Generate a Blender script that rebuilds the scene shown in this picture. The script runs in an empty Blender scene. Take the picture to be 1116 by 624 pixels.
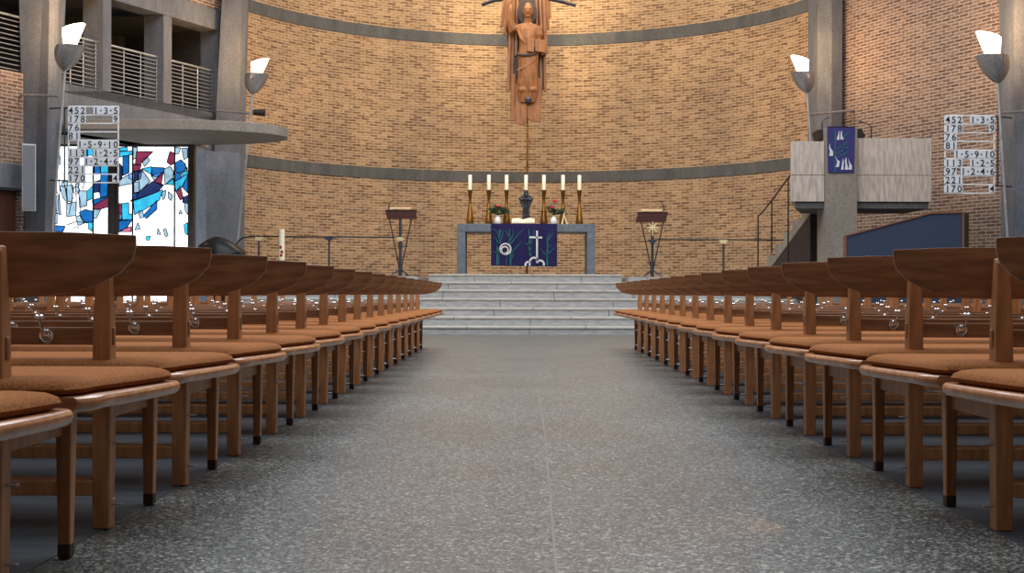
import bpy, bmesh, math, random
from mathutils import Vector, Matrix
random.seed(7)
PI = math.pi
sc = bpy.context.scene
COL = sc.collection
F = 1410.0            # focal length in pixels of the 1116 wide frame
EYE = 0.65

def P(px, py, d):     # a point of the photograph at a known distance
    return Vector(((px - 572) * d / F, d, EYE + (320 - py) * d / F))
def X(px, d): return (px - 572) * d / F
def Z(py, d): return EYE + (320 - py) * d / F

# ------------------------------------------------------------------ materials
MATS = {}
def srgb(r, g, b):
    f = lambda c: (c / 255 / 12.92) if c / 255 <= .04045 else ((c / 255 + .055) / 1.055) ** 2.4
    return (f(r), f(g), f(b), 1)
def newmat(name):
    m = bpy.data.materials.new(name); m.use_nodes = True
    nt = m.node_tree
    return m, nt, nt.nodes['Principled BSDF']
def ramp(nt, stops):
    r = nt.nodes.new('ShaderNodeValToRGB')
    el = r.color_ramp.elements
    el[0].position, el[0].color = stops[0]
    el[1].position, el[1].color = stops[-1]
    for p, c in stops[1:-1]:
        e = el.new(p); e.color = c
    return r
def mat(name, c1, c2=None, rough=.6, metal=0, scale=8, stretch=(1, 1, 1), bump=0, detail=4, spec=.5, emit=None, estr=0, coat=0, coords='Object'):
    m, nt, b = newmat(name)
    b.inputs['Roughness'].default_value = rough
    b.inputs['Metallic'].default_value = metal
    b.inputs['Specular IOR Level'].default_value = spec
    b.inputs['Coat Weight'].default_value = coat
    if c2 is None:
        c2 = tuple(v * .82 for v in c1[:3]) + (1,)
    tc = nt.nodes.new('ShaderNodeTexCoord'); mp = nt.nodes.new('ShaderNodeMapping')
    mp.inputs['Scale'].default_value = stretch
    nz = nt.nodes.new('ShaderNodeTexNoise'); nz.inputs['Scale'].default_value = scale; nz.inputs['Detail'].default_value = detail
    r = ramp(nt, [(.3, c1), (.7, c2)])
    L = nt.links.new
    L(tc.outputs[coords], mp.inputs['Vector']); L(mp.outputs['Vector'], nz.inputs['Vector'])
    L(nz.outputs['Fac'], r.inputs['Fac']); L(r.outputs['Color'], b.inputs['Base Color'])
    if bump:
        bp = nt.nodes.new('ShaderNodeBump'); bp.inputs['Strength'].default_value = bump; bp.inputs['Distance'].default_value = .01
        L(nz.outputs['Fac'], bp.inputs['Height']); L(bp.outputs['Normal'], b.inputs['Normal'])
    if emit:
        b.inputs['Emission Color'].default_value = emit; b.inputs['Emission Strength'].default_value = estr
    MATS[name] = m
    return m

def brick_mat(name, ca, cb, cm, dark):
    m, nt, b = newmat(name); L = nt.links.new; N = nt.nodes.new
    b.inputs['Roughness'].default_value = .9; b.inputs['Specular IOR Level'].default_value = .15
    uv = N('ShaderNodeUVMap'); uv.uv_map = 'UVMap'
    br = N('ShaderNodeTexBrick')
    br.offset = .5; br.inputs['Scale'].default_value = 1
    br.inputs['Mortar Size'].default_value = .0085; br.inputs['Mortar Smooth'].default_value = .2
    br.inputs['Brick Width'].default_value = .2; br.inputs['Row Height'].default_value = .056
    br.inputs['Bias'].default_value = 0
    br.inputs['Color1'].default_value = ca; br.inputs['Color2'].default_value = cb; br.inputs['Mortar'].default_value = cm
    L(uv.outputs['UV'], br.inputs['Vector'])
    # brick to brick variation: a cell noise on the brick grid
    nz = N('ShaderNodeTexNoise'); nz.inputs['Scale'].default_value = 1; nz.inputs['Detail'].default_value = 2
    mp = N('ShaderNodeMapping'); mp.inputs['Scale'].default_value = (10, 36, 1)
    L(uv.outputs['UV'], mp.inputs['Vector']); L(mp.outputs['Vector'], nz.inputs['Vector'])
    r = ramp(nt, [(.28, dark), (.44, (.95, .95, .95, 1)), (.75, (1.1, 1.08, 1.05, 1))])
    L(nz.outputs['Fac'], r.inputs['Fac'])
    mx = N('ShaderNodeMix'); mx.data_type = 'RGBA'; mx.blend_type = 'MULTIPLY'; mx.inputs[0].default_value = 1
    L(br.outputs['Color'], mx.inputs[6]); L(r.outputs['Color'], mx.inputs[7])
    n2 = N('ShaderNodeTexNoise'); n2.inputs['Scale'].default_value = .8; n2.inputs['Detail'].default_value = 3
    L(uv.outputs['UV'], n2.inputs['Vector'])
    r2 = ramp(nt, [(.3, (.86, .86, .88, 1)), (.7, (1.08, 1.06, 1.03, 1))]); L(n2.outputs['Fac'], r2.inputs['Fac'])
    m2 = N('ShaderNodeMix'); m2.data_type = 'RGBA'; m2.blend_type = 'MULTIPLY'; m2.inputs[0].default_value = 1
    L(mx.outputs[2], m2.inputs[6]); L(r2.outputs['Color'], m2.inputs[7])
    L(m2.outputs[2], b.inputs['Base Color'])
    bp = N('ShaderNodeBump'); bp.inputs['Strength'].default_value = .5; bp.inputs['Distance'].default_value = .01; bp.invert = True
    L(br.outputs['Fac'], bp.inputs['Height']); L(bp.outputs['Normal'], b.inputs['Normal'])
    MATS[name] = m; return m

def concrete_mat(name, c1, c2, board=True):
    m, nt, b = newmat(name); L = nt.links.new; N = nt.nodes.new
    b.inputs['Roughness'].default_value = .85; b.inputs['Specular IOR Level'].default_value = .2
    tc = N('ShaderNodeTexCoord')
    nz = N('ShaderNodeTexNoise'); nz.inputs['Scale'].default_value = 2.2; nz.inputs['Detail'].default_value = 8; nz.inputs['Roughness'].default_value = .7
    mp = N('ShaderNodeMapping'); mp.inputs['Scale'].default_value = (1.5, 1.5, .5)
    L(tc.outputs['Object'], mp.inputs['Vector']); L(mp.outputs['Vector'], nz.inputs['Vector'])
    r = ramp(nt, [(.3, c1), (.7, c2)]); L(nz.outputs['Fac'], r.inputs['Fac'])
    n2 = N('ShaderNodeTexNoise'); n2.inputs['Scale'].default_value = 45; n2.inputs['Detail'].default_value = 2
    L(tc.outputs['Object'], n2.inputs['Vector'])
    r2 = ramp(nt, [(.35, (.7, .7, .7, 1)), (.6, (1.05, 1.05, 1.05, 1))]); L(n2.outputs['Fac'], r2.inputs['Fac'])
    mx = N('ShaderNodeMix'); mx.data_type = 'RGBA'; mx.blend_type = 'MULTIPLY'; mx.inputs[0].default_value = .8
    L(r.outputs['Color'], mx.inputs[6]); L(r2.outputs['Color'], mx.inputs[7]); L(mx.outputs[2], b.inputs['Base Color'])
    bp = N('ShaderNodeBump'); bp.inputs['Strength'].default_value = .25; bp.inputs['Distance'].default_value = .01
    L(n2.outputs['Fac'], bp.inputs['Height']); L(bp.outputs['Normal'], b.inputs['Normal'])
    MATS[name] = m; return m

def terrazzo_mat(name):
    m, nt, b = newmat(name); L = nt.links.new; N = nt.nodes.new
    tc = N('ShaderNodeTexCoord')
    # stone chips: voronoi cells of two sizes with random grey values
    v1 = N('ShaderNodeTexVoronoi'); v1.inputs['Scale'].default_value = 105
    v2 = N('ShaderNodeTexVoronoi'); v2.inputs['Scale'].default_value = 210
    for v in (v1, v2): L(tc.outputs['Object'], v.inputs['Vector'])
    s1 = N('ShaderNodeSeparateColor'); L(v1.outputs['Color'], s1.inputs['Color'])
    s2 = N('ShaderNodeSeparateColor'); L(v2.outputs['Color'], s2.inputs['Color'])
    r1 = ramp(nt, [(0, srgb(34, 37, 38)), (.4, srgb(62, 67, 68)), (.68, srgb(92, 95, 93)), (.86, srgb(134, 132, 124)), (1, srgb(206, 206, 200))])
    r2 = ramp(nt, [(0, srgb(34, 37, 38)), (.5, srgb(70, 75, 76)), (.82, srgb(110, 110, 104)), (1, srgb(200, 200, 194))])
    L(s1.outputs[0], r1.inputs['Fac']); L(s2.outputs[1], r2.inputs['Fac'])
    mx = N('ShaderNodeMix'); mx.data_type = 'RGBA'; mx.inputs[0].default_value = .5
    L(r1.outputs['Color'], mx.inputs[6]); L(r2.outputs['Color'], mx.inputs[7])
    n2 = N('ShaderNodeTexNoise'); n2.inputs['Scale'].default_value = .9; n2.inputs['Detail'].default_value = 5
    L(tc.outputs['Object'], n2.inputs['Vector'])
    rr = ramp(nt, [(.35, (.78, .79, .79, 1)), (.65, (.88, .90, .91, 1))]); L(n2.outputs['Fac'], rr.inputs['Fac'])
    m2 = N('ShaderNodeMix'); m2.data_type = 'RGBA'; m2.blend_type = 'MULTIPLY'; m2.inputs[0].default_value = 1
    L(mx.outputs[2], m2.inputs[6]); L(rr.outputs['Color'], m2.inputs[7]); L(m2.outputs[2], b.inputs['Base Color'])
    r3 = ramp(nt, [(.3, (.31, .31, .31, 1)), (.7, (.36, .36, .36, 1))]); L(n2.outputs['Fac'], r3.inputs['Fac'])
    L(r3.outputs['Color'], b.inputs['Roughness'])
    b.inputs['Specular IOR Level'].default_value = .4
    MATS[name] = m; return m

BRICK_A = brick_mat('apse_brick', srgb(168, 137, 104), srgb(112, 84, 62), srgb(172, 156, 134), srgb(176, 150, 136))
BRICK_N = brick_mat('nave_brick', srgb(140, 114, 98), srgb(98, 76, 66), srgb(166, 160, 152), srgb(176, 162, 154))
CONC = concrete_mat('concrete', srgb(116, 120, 128), srgb(88, 92, 99))
CONC_D = concrete_mat('band_concrete', srgb(96, 96, 96), srgb(72, 73, 75))
CONC_B = concrete_mat('beige_concrete', srgb(146, 138, 128), srgb(122, 115, 106))
TERR = terrazzo_mat('terrazzo')
PLANK = mat('dark_floor', srgb(74, 80, 86), srgb(50, 54, 60), rough=.45, scale=3, stretch=(1, 14, 1))
STEP = mat('step_stone', srgb(168, 168, 166), srgb(136, 138, 140), rough=.65, scale=7, stretch=(1, 3, 4), detail=8)
STEPN = mat('step_nosing', srgb(186, 182, 173), srgb(160, 157, 151), rough=.6, scale=7, stretch=(1, 3, 4), detail=8)
def joints(m, w):
    nt = m.node_tree; bs = nt.nodes['Principled BSDF']; L = nt.links.new; N = nt.nodes.new
    src = bs.inputs['Base Color'].links[0].from_socket
    tc = N('ShaderNodeTexCoord'); oi = N('ShaderNodeObjectInfo'); sx = N('ShaderNodeSeparateXYZ'); L(tc.outputs['Object'], sx.inputs[0])
    a = N('ShaderNodeMath'); a.operation = 'MULTIPLY_ADD'; L(oi.outputs['Random'], a.inputs[0]); a.inputs[1].default_value = w; L(sx.outputs['X'], a.inputs[2])
    f = N('ShaderNodeMath'); f.operation = 'PINGPONG'; L(a.outputs[0], f.inputs[0]); f.inputs[1].default_value = w / 2
    g = N('ShaderNodeMath'); g.operation = 'LESS_THAN'; L(f.outputs[0], g.inputs[0]); g.inputs[1].default_value = .006
    mx = N('ShaderNodeMix'); mx.data_type = 'RGBA'; L(g.outputs[0], mx.inputs[0]); L(src, mx.inputs[6]); mx.inputs[7].default_value = srgb(84, 82, 80)
    L(mx.outputs[2], bs.inputs['Base Color'])
joints(STEP, 1.9); joints(STEPN, 1.9)
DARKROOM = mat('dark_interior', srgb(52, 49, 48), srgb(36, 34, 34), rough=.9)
WOOD = mat('bench_wood', srgb(180, 126, 82), srgb(140, 92, 58), rough=.42, scale=6, stretch=(8, 8, .8), detail=6, spec=.4)
WOODH = mat('bench_wood_plank', srgb(160, 114, 78), srgb(112, 76, 50), rough=.38, scale=5, stretch=(.8, 9, 9), detail=6, spec=.45)
WOODE = mat('bench_seat_edge', srgb(176, 122, 82), srgb(140, 88, 54), rough=.28, scale=6, stretch=(1, 6, 6), spec=.6, coat=.3)
CUSH = mat('cushion_fabric', srgb(150, 98, 58), srgb(122, 76, 44), rough=.95, scale=160, bump=.35, spec=.1)
CHROME = mat('chrome', srgb(235, 236, 238), srgb(225, 226, 228), rough=.08, metal=1)
BRUSH = mat('brushed_steel', srgb(172, 172, 174), srgb(140, 140, 142), rough=.32, metal=.65, scale=3, stretch=(30, 30, 1))
STEEL = mat('grey_steel', srgb(176, 180, 184), srgb(150, 154, 158), rough=.4, metal=.6)
PAINTW = mat('white_paint', srgb(228, 228, 226), srgb(214, 214, 212), rough=.5)
BLACK = mat('black_metal', srgb(26, 26, 28), srgb(18, 18, 20), rough=.45)
GLOSSB = mat('black_gloss', srgb(14, 14, 16), srgb(10, 10, 12), rough=.3, spec=.12)
IRON = mat('blue_grey_iron', srgb(62, 70, 80), srgb(46, 52, 60), rough=.5, metal=.3)
NAVYM = mat('dark_blue_iron', srgb(38, 52, 78), srgb(28, 40, 62), rough=.5)
CREAM = mat('cream_enamel', srgb(224, 206, 160), srgb(208, 190, 146), rough=.4)
ALTAR = mat('altar_stone', srgb(104, 112, 122), srgb(84, 92, 102), rough=.7, scale=14)
REDWOOD = mat('mahogany', srgb(74, 34, 30), srgb(52, 22, 20), rough=.4, scale=6, stretch=(1, 8, 8))
BRASS = mat('brass', srgb(168, 124, 62), srgb(122, 84, 38), rough=.3, metal=.9, scale=4)
WAX = mat('candle_wax', srgb(244, 238, 214), srgb(236, 228, 200), rough=.5)
BRONZE = mat('dark_bronze', srgb(92, 92, 100), srgb(50, 48, 54), rough=.32, metal=.6)
PURPLE = mat('purple_cloth', srgb(52, 45, 110), srgb(40, 37, 92), rough=.9, scale=60)
GREENT = mat('green_thread', srgb(30, 98, 98), srgb(22, 76, 80), rough=.9)
SILVERT = mat('silver_thread', srgb(206, 206, 212), srgb(184, 184, 192), rough=.7)
NAVYT = mat('navy_thread', srgb(24, 22, 54), srgb(18, 18, 44), rough=.9)
CARVED = mat('carved_wood', srgb(166, 110, 64), srgb(122, 77, 42), rough=.55, scale=4, stretch=(6, 6, 1), detail=6)
CARVEDD = mat('carved_wood_dark', srgb(74, 58, 52), srgb(56, 44, 40), rough=.6)
TRAV = mat('travertine', srgb(196, 184, 172), srgb(150, 138, 128), rough=.6, scale=4, stretch=(6, 6, 1), detail=8)
BLUEP = mat('blue_panel', srgb(46, 60, 84), srgb(36, 50, 72), rough=.8, scale=120, bump=.2)
TRIMW = mat('panel_trim_wood', srgb(132, 88, 66), srgb(104, 66, 48), rough=.5, stretch=(6, 6, 1))
DARKW = mat('dark_wood', srgb(52, 42, 38), srgb(36, 28, 26), rough=.6, stretch=(6, 6, 1))
SPKR = mat('speaker_grey', srgb(120, 124, 130), srgb(104, 108, 114), rough=.7, scale=90)
SPKW = mat('speaker_case', srgb(186, 190, 194), srgb(170, 174, 178), rough=.5)
DOORW = mat('door_wood', srgb(84, 46, 34), srgb(60, 30, 22), rough=.5, stretch=(6, 6, 1))
CARD = mat('number_card', srgb(214, 220, 226), srgb(202, 208, 216), rough=.6)
INK = mat('black_ink', srgb(20, 20, 24), srgb(16, 16, 20), rough=.6)
LEAF = mat('leaf_green', srgb(36, 66, 34), srgb(22, 44, 22), rough=.6)
ROSE = mat('rose_red', srgb(206, 44, 70), srgb(178, 30, 54), rough=.6)
PORC = mat('white_porcelain', srgb(236, 236, 236), srgb(224, 224, 224), rough=.2)
PAPER = mat('paper', srgb(236, 224, 196), srgb(222, 208, 178), rough=.8)
REDP = mat('red_paint', srgb(178, 50, 40), srgb(150, 40, 34), rough=.6)
LAMPG = mat('lamp_glass', srgb(255, 246, 225), srgb(255, 246, 225), rough=.4, emit=srgb(255, 236, 196), estr=9)
TIPW = mat('scuffed_wood', srgb(66, 46, 36), srgb(48, 34, 28), rough=.7)
SEAM = mat('seam_brass', srgb(116, 102, 88), srgb(98, 88, 78), rough=.5)
FRAMEW = mat('door_frame_wood', srgb(84, 76, 70), srgb(66, 58, 54), rough=.6)

# ------------------------------------------------------------------ mesh helpers
def nb(): return bmesh.new()
def box(bm, c, s, rot=None):
    vs = []
    for dx in (-.5, .5):
        for dy in (-.5, .5):
            for dz in (-.5, .5):
                v = Vector((dx * s[0], dy * s[1], dz * s[2]))
                if rot: v = rot @ v
                vs.append(bm.verts.new(Vector(c) + v))
    for f in ((0, 1, 3, 2), (4, 6, 7, 5), (0, 4, 5, 1), (2, 3, 7, 6), (0, 2, 6, 4), (1, 5, 7, 3)):
        bm.faces.new([vs[i] for i in f])
    return bm
def box2(bm, x0, x1, y0, y1, z0, z1):
    return box(bm, ((x0 + x1) / 2, (y0 + y1) / 2, (z0 + z1) / 2), (abs(x1 - x0), abs(y1 - y0), abs(z1 - z0)))
def prism(bm, pts, off):                     # closed planar polygon pts (3-D) pushed along off
    off = Vector(off)
    a = [bm.verts.new(Vector(p)) for p in pts]; b = [bm.verts.new(Vector(p) + off) for p in pts]
    n = len(pts)
    bm.faces.new(a); bm.faces.new(b[::-1])
    for i in range(n):
        j = (i + 1) % n
        bm.faces.new((a[j], a[i], b[i], b[j]))
    return bm
def loft(bm, rings, cap=True):
    R = [[bm.verts.new(Vector(p)) for p in r] for r in rings]
    n = len(R[0])
    for a, b in zip(R, R[1:]):
        for i in range(n):
            j = (i + 1) % n
            bm.faces.new((a[i], a[j], b[j], b[i]))
    if cap:
        bm.faces.new(R[0][::-1]); bm.faces.new(R[-1])
    return bm
def ring(c, rx, ry, n=16, ax=Vector((1, 0, 0)), ay=Vector((0, 1, 0))):
    c = Vector(c)
    return [c + ax * (rx * math.cos(2 * PI * i / n)) + ay * (ry * math.sin(2 * PI * i / n)) for i in range(n)]
def lathe(bm, c, prof, n=20):
    c = Vector(c)
    return loft(bm, [ring(c + Vector((0, 0, z)), max(r, .0005), max(r, .0005), n) for r, z in prof])
def tube(bm, pts, r, n=8):
    pts = [Vector(p) for p in pts]; rs = r if isinstance(r, (list, tuple)) else [r] * len(pts)
    rings = []
    for i, p in enumerate(pts):
        t = (pts[min(i + 1, len(pts) - 1)] - pts[max(i - 1, 0)]).normalized()
        up = Vector((0, 0, 1)) if abs(t.z) < .9 else Vector((1, 0, 0))
        ax = t.cross(up).normalized(); ay = t.cross(ax).normalized()
        rings.append(ring(p, rs[i], rs[i], n, ax, ay))
    return loft(bm, rings)
def ball(bm, c, r, s=(1, 1, 1), seg=14, rings_=9):
    g = bmesh.ops.create_uvsphere(bm, u_segments=seg, v_segments=rings_, radius=1)
    for v in g['verts']:
        v.co = Vector((v.co.x * r * s[0], v.co.y * r * s[1], v.co.z * r * s[2])) + Vector(c)
    return bm
def torus(bm, c, R, r, ax, ay, n=24, m=8):
    c = Vector(c); az = ax.cross(ay)
    rows = []
    for i in range(n):
        a = 2 * PI * i / n
        d = ax * math.cos(a) + ay * math.sin(a)
        rows.append([bm.verts.new(c + d * (R + r * math.cos(2 * PI * k / m)) + az * (r * math.sin(2 * PI * k / m))) for k in range(m)])
    for i in range(n):
        a, b = rows[i], rows[(i + 1) % n]
        for k in range(m):
            l = (k + 1) % m
            bm.faces.new((a[k], a[l], b[l], b[k]))
    return bm
def strip(bm, pts, w, nrm, t=.004):          # a flat ribbon along pts in the plane with normal nrm (embroidery)
    nrm = Vector(nrm).normalized()
    pts = [Vector(p) for p in pts]
    L, R = [], []
    ws = w if isinstance(w, (list, tuple)) else [w] * len(pts)
    for i, p in enumerate(pts):
        tg = (pts[min(i + 1, len(pts) - 1)] - pts[max(i - 1, 0)]).normalized()
        s = tg.cross(nrm).normalized() * (ws[i] / 2)
        L.append(p + s); R.append(p - s)
    return prism(bm, L + R[::-1], nrm * t)

BASE = {}
def obj(name, bm, m, parent=None, smooth=False, bevel=0, seg=2):
    bmesh.ops.recalc_face_normals(bm, faces=bm.faces[:])
    if parent is not None:
        root = parent
        while root.parent: root = root.parent
        bmesh.ops.translate(bm, verts=bm.verts[:], vec=-BASE.get(root, Vector()))
    me = bpy.data.meshes.new(name)
    if smooth:
        for f in bm.faces: f.smooth = True
    bm.to_mesh(me); bm.free()
    for mm in (m if isinstance(m, (list, tuple)) else [m]): me.materials.append(mm)
    o = bpy.data.objects.new(name, me); COL.objects.link(o)
    if parent is not None: o.parent = parent
    if smooth and not bevel:
        try: me.set_sharp_from_angle(angle=math.radians(40))
        except Exception: pass
    if bevel:
        md = o.modifiers.new('bevel', 'BEVEL'); md.width = bevel; md.segments = seg; md.limit_method = 'ANGLE'
        md.angle_limit = math.radians(40)
    return o
def tag(o, label, cat, group=None):
    o['label'] = label; o['category'] = cat
    if group: o['group'] = group
    return o
def thing(name, label, cat, loc, group=None):
    o = bpy.data.objects.new(name, None); COL.objects.link(o)
    o.empty_display_size = .1
    o.location = loc; BASE[o] = Vector(loc)
    return tag(o, label, cat, group)
def struct(name, bm, m, parent=None, **k):
    o = obj(name, bm, m, parent, **k)
    if parent is None: o['kind'] = 'structure'
    return o
def copy_tree(o, parent=None):
    c = o.copy(); COL.objects.link(c); c.parent = parent
    for ch in list(o.children): copy_tree(ch, c)
    return c
def baked(bm, voxel, smooth_it=4):           # one continuous skin around overlapping shapes
    me = bpy.data.meshes.new('tmp'); bmesh.ops.recalc_face_normals(bm, faces=bm.faces[:]); bm.to_mesh(me); bm.free()
    o = bpy.data.objects.new('tmp', me); COL.objects.link(o)
    r = o.modifiers.new('r', 'REMESH'); r.mode = 'VOXEL'; r.voxel_size = voxel
    s = o.modifiers.new('s', 'SMOOTH'); s.iterations = smooth_it; s.factor = .5
    dg = bpy.context.evaluated_depsgraph_get()
    m2 = bpy.data.meshes.new_from_object(o.evaluated_get(dg))
    b2 = nb(); b2.from_mesh(m2)
    bpy.data.objects.remove(o); bpy.data.meshes.remove(me); bpy.data.meshes.remove(m2)
    return b2

def wall_path(bm, pts, z0, z1, t, u0=0.0):   # wall along a plan path; t pushes the back face to the left of the path
    uvl = (bm.loops.layers.uv.get('UVMap') or bm.loops.layers.uv.new('UVMap'))
    pts = [Vector((p[0], p[1], 0)) for p in pts]
    nrm = []
    for i in range(len(pts)):
        tg = (pts[min(i + 1, len(pts) - 1)] - pts[max(i - 1, 0)]).normalized()
        nrm.append(Vector((-tg.y, tg.x, 0)))
    u = [u0]
    for a, b in zip(pts, pts[1:]): u.append(u[-1] + (b - a).length)
    def col(i, off): return [bm.verts.new(pts[i] + nrm[i] * off + Vector((0, 0, z))) for z in (z0, z1)]
    A = [col(i, 0) for i in range(len(pts))]; B = [col(i, t) for i in range(len(pts))]
    def quad(vs, uvs):
        f = bm.faces.new(vs)
        for l, w in zip(f.loops, uvs): l[uvl].uv = w
    for i in range(len(pts) - 1):
        j = i + 1
        quad((A[i][0], A[j][0], A[j][1], A[i][1]), ((u[i], z0), (u[j], z0), (u[j], z1), (u[i], z1)))
        quad((B[j][0], B[i][0], B[i][1], B[j][1]), ((u[j], z0), (u[i], z0), (u[i], z1), (u[j], z1)))
        quad((A[i][1], A[j][1], B[j][1], B[i][1]), ((u[i], 0), (u[j], 0), (u[j], abs(t)), (u[i], abs(t))))
        quad((A[j][0], A[i][0], B[i][0], B[j][0]), ((u[j], 0), (u[i], 0), (u[i], abs(t)), (u[j], abs(t))))
    for i in (0, len(pts) - 1):
        quad((A[i][0], A[i][1], B[i][1], B[i][0]), ((0, z0), (0, z1), (abs(t), z1), (abs(t), z0)))
    return bm

# ------------------------------------------------------------------ the setting
WT = 9.2
b = nb(); box2(b, -9.6, 9.6, -3, 28.6, -.2, 0); struct('floor', b, TERR)
b = nb(); box2(b, -9.2, -1.155, -3, 15.55, 0, .003); struct('floor_left', b, PLANK)
b = nb(); box2(b, 1.29, 9.2, -3, 15.55, 0, .003); struct('floor_right', b, PLANK)
b = nb(); strip(b, [(.072, 2.0, 0), (.075, 3.0, 0), (.084, 4.2, 0), (.094, 6.0, 0), (.09, 9.0, 0)], .005, (0, 0, 1), .0012); struct('trim_1', b, SEAM)

# apse: a near semicircle of brick with two concrete bands
AC, AR = Vector((0, 22.15, 0)), 5.85
def arc(r, a0=19, a1=159, n=64):
    return [(AC.x + r * math.cos(math.radians(a0 + (a1 - a0) * i / n)), AC.y + r * math.sin(math.radians(a0 + (a1 - a0) * i / n))) for i in range(n + 1)]
b = nb(); wall_path(b, arc(AR), 0, WT, -.35); struct('wall_back', b, BRICK_A)
b = nb(); wall_path(b, arc(AR - .015), 6.01, 6.25, -.1); struct('trim_2', b, CONC_D)
b = nb(); wall_path(b, arc(AR - .015), 3.06, 3.29, -.1); struct('trim_3', b, CONC_D)

# right side wall and its piers
RW = [(9.3, -3), (9.3, 16.7), (5.62, 24.62)]
b = nb(); wall_path(b, RW, 0, WT, -.35); struct('wall_right', b, BRICK_N)
def pier(name, bot, top, z0, z1, m=CONC):
    b = nb(); loft(b, [[(p[0], p[1], z0) for p in bot], [(p[0], p[1], z1) for p in top]])
    return struct(name, b, m)
pl = [(5.37, 23.8), (5.62, 23.74), (5.84, 23.85), (5.9, 24.3), (5.35, 24.5)]
pier('pillar_right_apse', pl, pl, 0, WT)
pl = [(7.55, 19.92), (7.95, 19.75), (8.3, 19.9), (8.3, 20.9), (7.55, 20.55)]
pier('pillar_right_nave', pl, [(p[0] - .06, p[1]) for p in pl], 0, WT)

# left side: gallery facade over a recessed porch
FA, FB = Vector((-7.35, 20.4, 0)), Vector((-5.7, 24.0, 0))
FD = (FB - FA).normalized(); FN = Vector((-FD.y, FD.x, 0))         # FN points out of the church
def fs(px):                                                        # distance along the facade of a photograph column
    k = (px - 572) / F
    return ((k * FA.y - FA.x) / (FD.x - k * FD.y))
def fpt(s, z, off=0): 
    p = FA + FD * s + FN * off
    return Vector((p.x, p.y, z))
def fwall(bm, s0, s1, z0, z1, off0=0, off1=.3):
    uvl = (bm.loops.layers.uv.get('UVMap') or bm.loops.layers.uv.new('UVMap'))
    a = [fpt(s0, z0, off0), fpt(s1, z0, off0), fpt(s1, z1, off0), fpt(s0, z1, off0)]
    n0 = len(bm.faces)
    prism(bm, a, FN * (off1 - off0))
    bm.faces.ensure_lookup_table()
    for f in bm.faces[n0:]:
        for l in f.loops:
            r = l.vert.co - FA
            l[uvl].uv = (r.dot(FD) + r.dot(FN), l.vert.co.z)
    return bm
S0, S1 = fs(64) - .02, fs(240)
OPEN = [(fs(66), fs(111)), (fs(120), fs(177)), (fs(186), fs(237))]
ZB, ZT, ZBR = 3.97, 5.51, 5.88
b = nb(); fwall(b, S0, S1, 3.2, ZB); struct('wall_left_parapet', b, CONC)
b = nb(); fwall(b, S0, S1, ZT, ZBR, -.02, .37); struct('trim_4', b, CONC)
b = nb(); fwall(b, S0, S1, ZBR, WT); struct('wall_left', b, BRICK_N)
edges = [S0] + [v for o in OPEN for v in o] + [S1]
for i in range(0, len(edges), 2):
    b = nb(); fwall(b, edges[i], edges[i + 1], ZB, ZT, -.01, .42); struct('pillar_left_gallery', b, CONC)
b = nb()
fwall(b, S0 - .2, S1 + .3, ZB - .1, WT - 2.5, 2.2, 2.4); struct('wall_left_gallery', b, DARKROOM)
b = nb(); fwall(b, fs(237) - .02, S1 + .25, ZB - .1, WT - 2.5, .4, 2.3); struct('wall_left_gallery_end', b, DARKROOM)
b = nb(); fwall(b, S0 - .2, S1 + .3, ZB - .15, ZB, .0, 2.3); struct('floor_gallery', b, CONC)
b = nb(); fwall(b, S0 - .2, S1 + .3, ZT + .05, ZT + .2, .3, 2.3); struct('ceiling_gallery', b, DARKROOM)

def railing(label, s0, s1, z0, z1, nbar, off=.1, pfun=fpt):
    t = thing('gallery_railing', label, 'railing', pfun(s0, z0, off), 'gallery railings')
    b = nb(); tube(b, [pfun(s0, z1, off), pfun(s1, z1, off)], .019, 8); obj('top_rail', b, STEEL, t, True)
    for k in range(nbar):
        z = z0 + .05 + (z1 - z0 - .05) * k / nbar
        b = nb(); tube(b, [pfun(s0, z, off), pfun(s1, z, off)], .0085, 6); obj('bar', b, STEEL, t, True)
    for s in [s0 + .03 + (s1 - s0 - .06) * q / 3 for q in range(4)]:
        b = nb(); tube(b, [pfun(s, z0, off + .015), pfun(s, z1, off + .015)], .011, 6); obj('post', b, STEEL, t, True)
    return t
railing('steel railing in the gallery opening behind the left lamp nearest the camera', OPEN[0][0], OPEN[0][1], ZB, 4.77, 11)
railing('steel railing in the middle one of the three gallery openings', OPEN[1][0], OPEN[1][1], ZB, 4.77, 11)
railing('steel railing in the gallery opening beside the brick apse', OPEN[2][0], OPEN[2][1], ZB, 4.77, 11)

# pillar between porch and nave on the left (tapers downwards), and pier beside the apse
def taper_pts(plist, d):   # (px at y=0, px at y=250, depth)
    pass
def px_loft(name, cols, z0, z1, m):
    rings = []
    for z in (z0, z1):
        r = []
        for (pt, pb, d) in cols:
            zt, zb = Z(0, d), Z(250, d)
            px = pb + (pt - pb) * (z - zb) / (zt - zb)
            r.append((X(px, d), d, z))
        rings.append(r)
    b = nb(); loft(b, rings); return struct(name, b, m)
px_loft('pillar_left_nave', [(20, 27, 20.1), (53, 49, 19.95), (63, 57, 20.1), (71, 60, 20.75), (20, 27, 21.0)], 0, WT, CONC)
px_loft('pillar_left_apse', [(241, 229, 23.75), (262, 259, 23.75), (270, 265, 24.4), (241, 229, 24.6)], 0, WT, CONC)
b = nb(); pl = [(-6.12, 23.35), (-5.72, 23.2), (-5.2, 23.55), (-5.2, 24.0), (-6.12, 24.0)]
loft(b, [[(p[0], p[1], 0) for p in pl], [(p[0], p[1], 3.2) for p in pl]]); struct('pillar_left_porch', b, CONC)

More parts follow.
